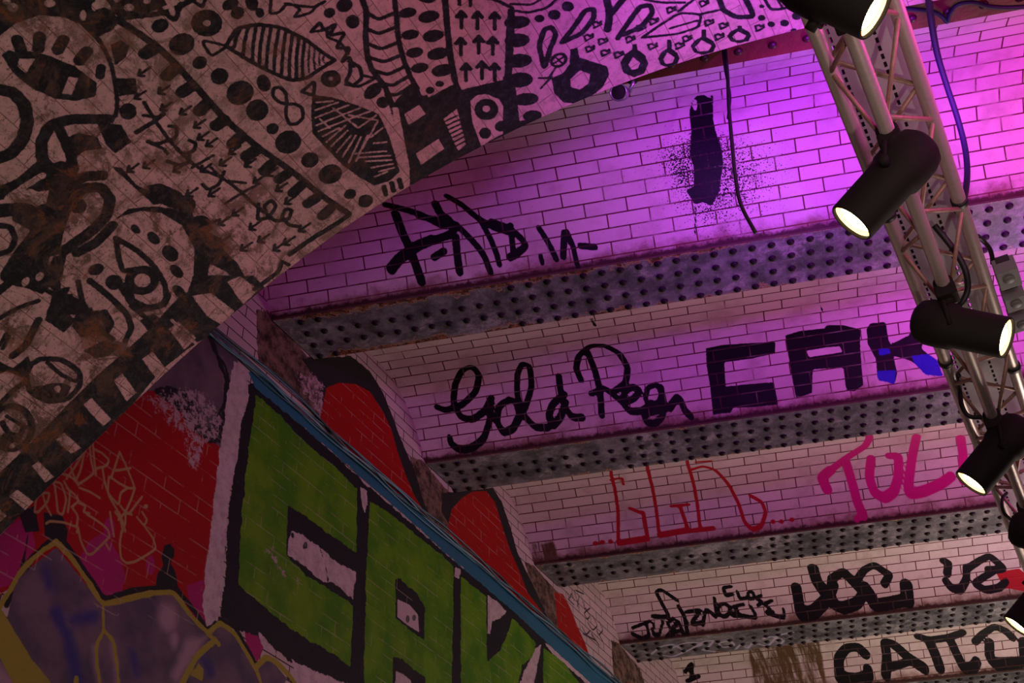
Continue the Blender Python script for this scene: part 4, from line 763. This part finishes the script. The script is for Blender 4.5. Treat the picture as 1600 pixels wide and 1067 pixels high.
# socket boxes beside the truss
boxm = plain('grey_plastic', (.20, .20, .21), .55); boxd = plain('dark_plastic', (.03, .03, .035), .5)
def dpt(x, y, zz): r = rays([(x, y)])[0]; return Vector(CAM+r*(zz/r[2]))
p = dpt(1553, 426, 3.07); p2 = dpt(1572, 462, 3.07); p3 = dpt(1583, 494, 3.07)
tb = bpy.data.objects.new('distribution_box', None); C.objects.link(tb); tb.location = p
tb['label'] = 'grey three-section socket box fixed to the right side of the truss'; tb['category'] = 'socket box'
def loc(q): return (q[0]-p[0], q[1]-p[1], q[2]-p[2])
for q, m_, ly in ((p, boxm, .115), (p2, boxm, .09), (p3, boxm, .09)):
    b = box('socket_module', loc((XR+.082, q[1], ZT+.02)), (.082, ly, .07), m_, tb, bev=.004)
    lathe('socket_cover', [(.001, -.003), (.020, -.003), (.022, 0), (.022, .006)], m_, b, 20, False, Matrix.Translation(loc((XR+.082, q[1], ZT-.017))))
box('backing_rail', loc((XR+.082, (p[1]+p3[1])/2, ZT+.045)), (.05, p3[1]-p[1]+.12, .03), boxd, tb)
# cables
def cable(pts, r, label, cat='cable', mat=rub, grp=None, name='cable'):
    o = tube(name, bez(pts), r, mat, None, 10); o['label'] = label; o['category'] = cat
    if grp: o['group'] = grp
    return o
pathb = [(1449, -12), (1454, 30), (1463, 80), (1478, 130), (1494, 178), (1506, 222), (1511, 258), (1510, 290), (1504, 318), (1496, 330)]
zz = np.linspace(4.1, 3.06, len(pathb))
blue = plain('blue_cable', (.006, .006, .022), .55)
cable([dpt(x, y, z) for (x, y), z in zip(pathb, zz)], .012, 'thick blue cable hanging beside the truss against the pink-lit brick', mat=blue)
cable([dpt(x+5-i*.6, y+3, z+.02) for i, ((x, y), z) in enumerate(zip(pathb, zz))], .007, 'thinner blue cable twisted alongside the thick one right of the truss', mat=blue)
pr_ = [(1385, 14), (1420, 14), (1456, 18), (1472, 26), (1480, 34), (1484, 22), (1496, 8), (1520, 4), (1545, 10), (1575, 12), (1615, 10)]
cable([dpt(x, y, M-.03) for x, y in pr_], .010, 'dark cable looping along the red girder at the top right', mat=blue)
cable([dpt(x, y, z) for (x, y), z in zip(((1460, 352), (1478, 374), (1496, 398), (1509, 424), (1512, 452), (1502, 474), (1486, 488), (1474, 484)), (3.05, 3.0, 2.95, 2.9, 2.86, 2.83, 2.83, 2.85))], .012, 'black cable loop inside the truss above the right-facing spotlight')
cable([dpt(x, y, z) for (x, y), z in zip(((1497, 585), (1500, 612), (1503, 634), (1514, 650), (1534, 652)), (3.0, 2.98, 2.92, 2.88, 2.86))], .010, 'black cable dropping inside the truss to the left-aimed spotlight by the pink letters')
cable([dpt(x, y, z) for (x, y), z in zip(((1573, 770), (1566, 780), (1568, 800), (1580, 812)), (2.98, 2.93, 2.88, 2.86))], .008, 'short black cable curling to the spotlight at the right edge')
cable([dpt(x, y, z) for (x, y), z in zip(((1528, 369), (1538, 378), (1546, 388), (1550, 400), (1551, 412)), (3.05, 3.08, 3.10, 3.10, 3.09))], .009, 'dark red-lit cable entering the socket box', mat=rub)
# plumb cable from the red girder
top = at_z(1133, 76, ZC-.01); bot = Vector((top[0]+.01, top[1]+.02, 4.0))
def hang(x, y):                           # a point on the upright plane below the red girder
    r = rays([(x, y)])[0]; t_ = (Nv@(np.array(top)-CAM))/(Nv@r); return Vector(CAM+r*t_)
cable([hang(*q) for q in ((1133, 76), (1137, 120), (1139, 170), (1144, 225), (1149, 275), (1158, 320), (1180, 363))], .008, 'black cable hanging down from the red girder past the spray blob')
cable([hang(*q) for q in ((1129, 77), (1133, 110), (1141, 150), (1137, 185))], .005, 'short thin cord twisted round the top of the hanging black cable')
# cables along the wall
teal = [plain('teal_painted_cable', c, .45) for c in ((.03, .13, .19), (.015, .05, .08), (.10, .20, .26), (.02, .09, .14), (.012, .014, .02))]
ybase = np.linspace(3.1, 12.5, 48)
for k in range(6):
    zo = 5.470+.012*k; rr = .0045 if k % 2 else .006
    pts = [(.008+.006*((k*7+int(y*3)) % 3), y, zo+.012*math.sin(y*2.1+k*1.7)+.010*math.sin(y*5.3+k*2.9)+(.05*math.exp(-((y-4.0)/.35)**2) if k > 3 else 0)) for y in ybase]
    cable(pts, rr, ['lowest teal-painted cable along the blue band', 'second teal cable up from the blue band', 'pale teal cable in the middle of the wall bundle', 'fourth cable up in the wall bundle', 'black cable near the top of the wall bundle', 'uppermost teal cable of the wall bundle'][k], mat=teal[k % 5], grp='cables along the top of the painted wall')
# small round fixture on the arch edge
c0 = ony = None
rr_ = rays([(966, 144)])[0]; tq = ((VF+.03)-(CAM[1]-CAM[0]*TK))/(rr_[1]-rr_[0]*TK); pf_ = Vector(CAM+rr_*tq)
rr2 = rays([(989, 130)])[0]; pf2 = Vector(CAM+rr2*tq*1.005)
sm = bpy.data.objects.new('small_floodlight', None); C.objects.link(sm); sm.location = pf2
sm['label'] = 'small dark round lamp head bracketed to the edge of the painted arch'; sm['category'] = 'lamp'
chrome = plain('worn_grey_metal', (.30, .29, .33), .3, .7)
ax = ((Vector(CAM)-pf_).normalized()+Vector(Rv)*-.30+Vector(Uv)*.10).normalized()
mt = Matrix.Translation(pf_-pf2)@ax.to_track_quat('Z', 'Y').to_matrix().to_4x4()
lathe('head', [(.012, -.075), (.026, -.07), (.034, -.05), (.038, 0), (.036, .004), (.031, .002), (.030, -.02), (.001, -.022)], chrome, sm, 28, False, mt)
lathe('dark_glass', [(.031, -.002), (.015, .002), (.001, .003)], blk, sm, 24, False, mt)
tube('bracket', [(0, 0, .045), (.0, 0, 0), (pf_-pf2)*.45+Vector((0, .03, 0))], .009, chrome, sm, 10)
tube('mounting_disc', [Vector((0, 0, .02)), Vector((0, 0, .035))], .024, blk, sm, 16)
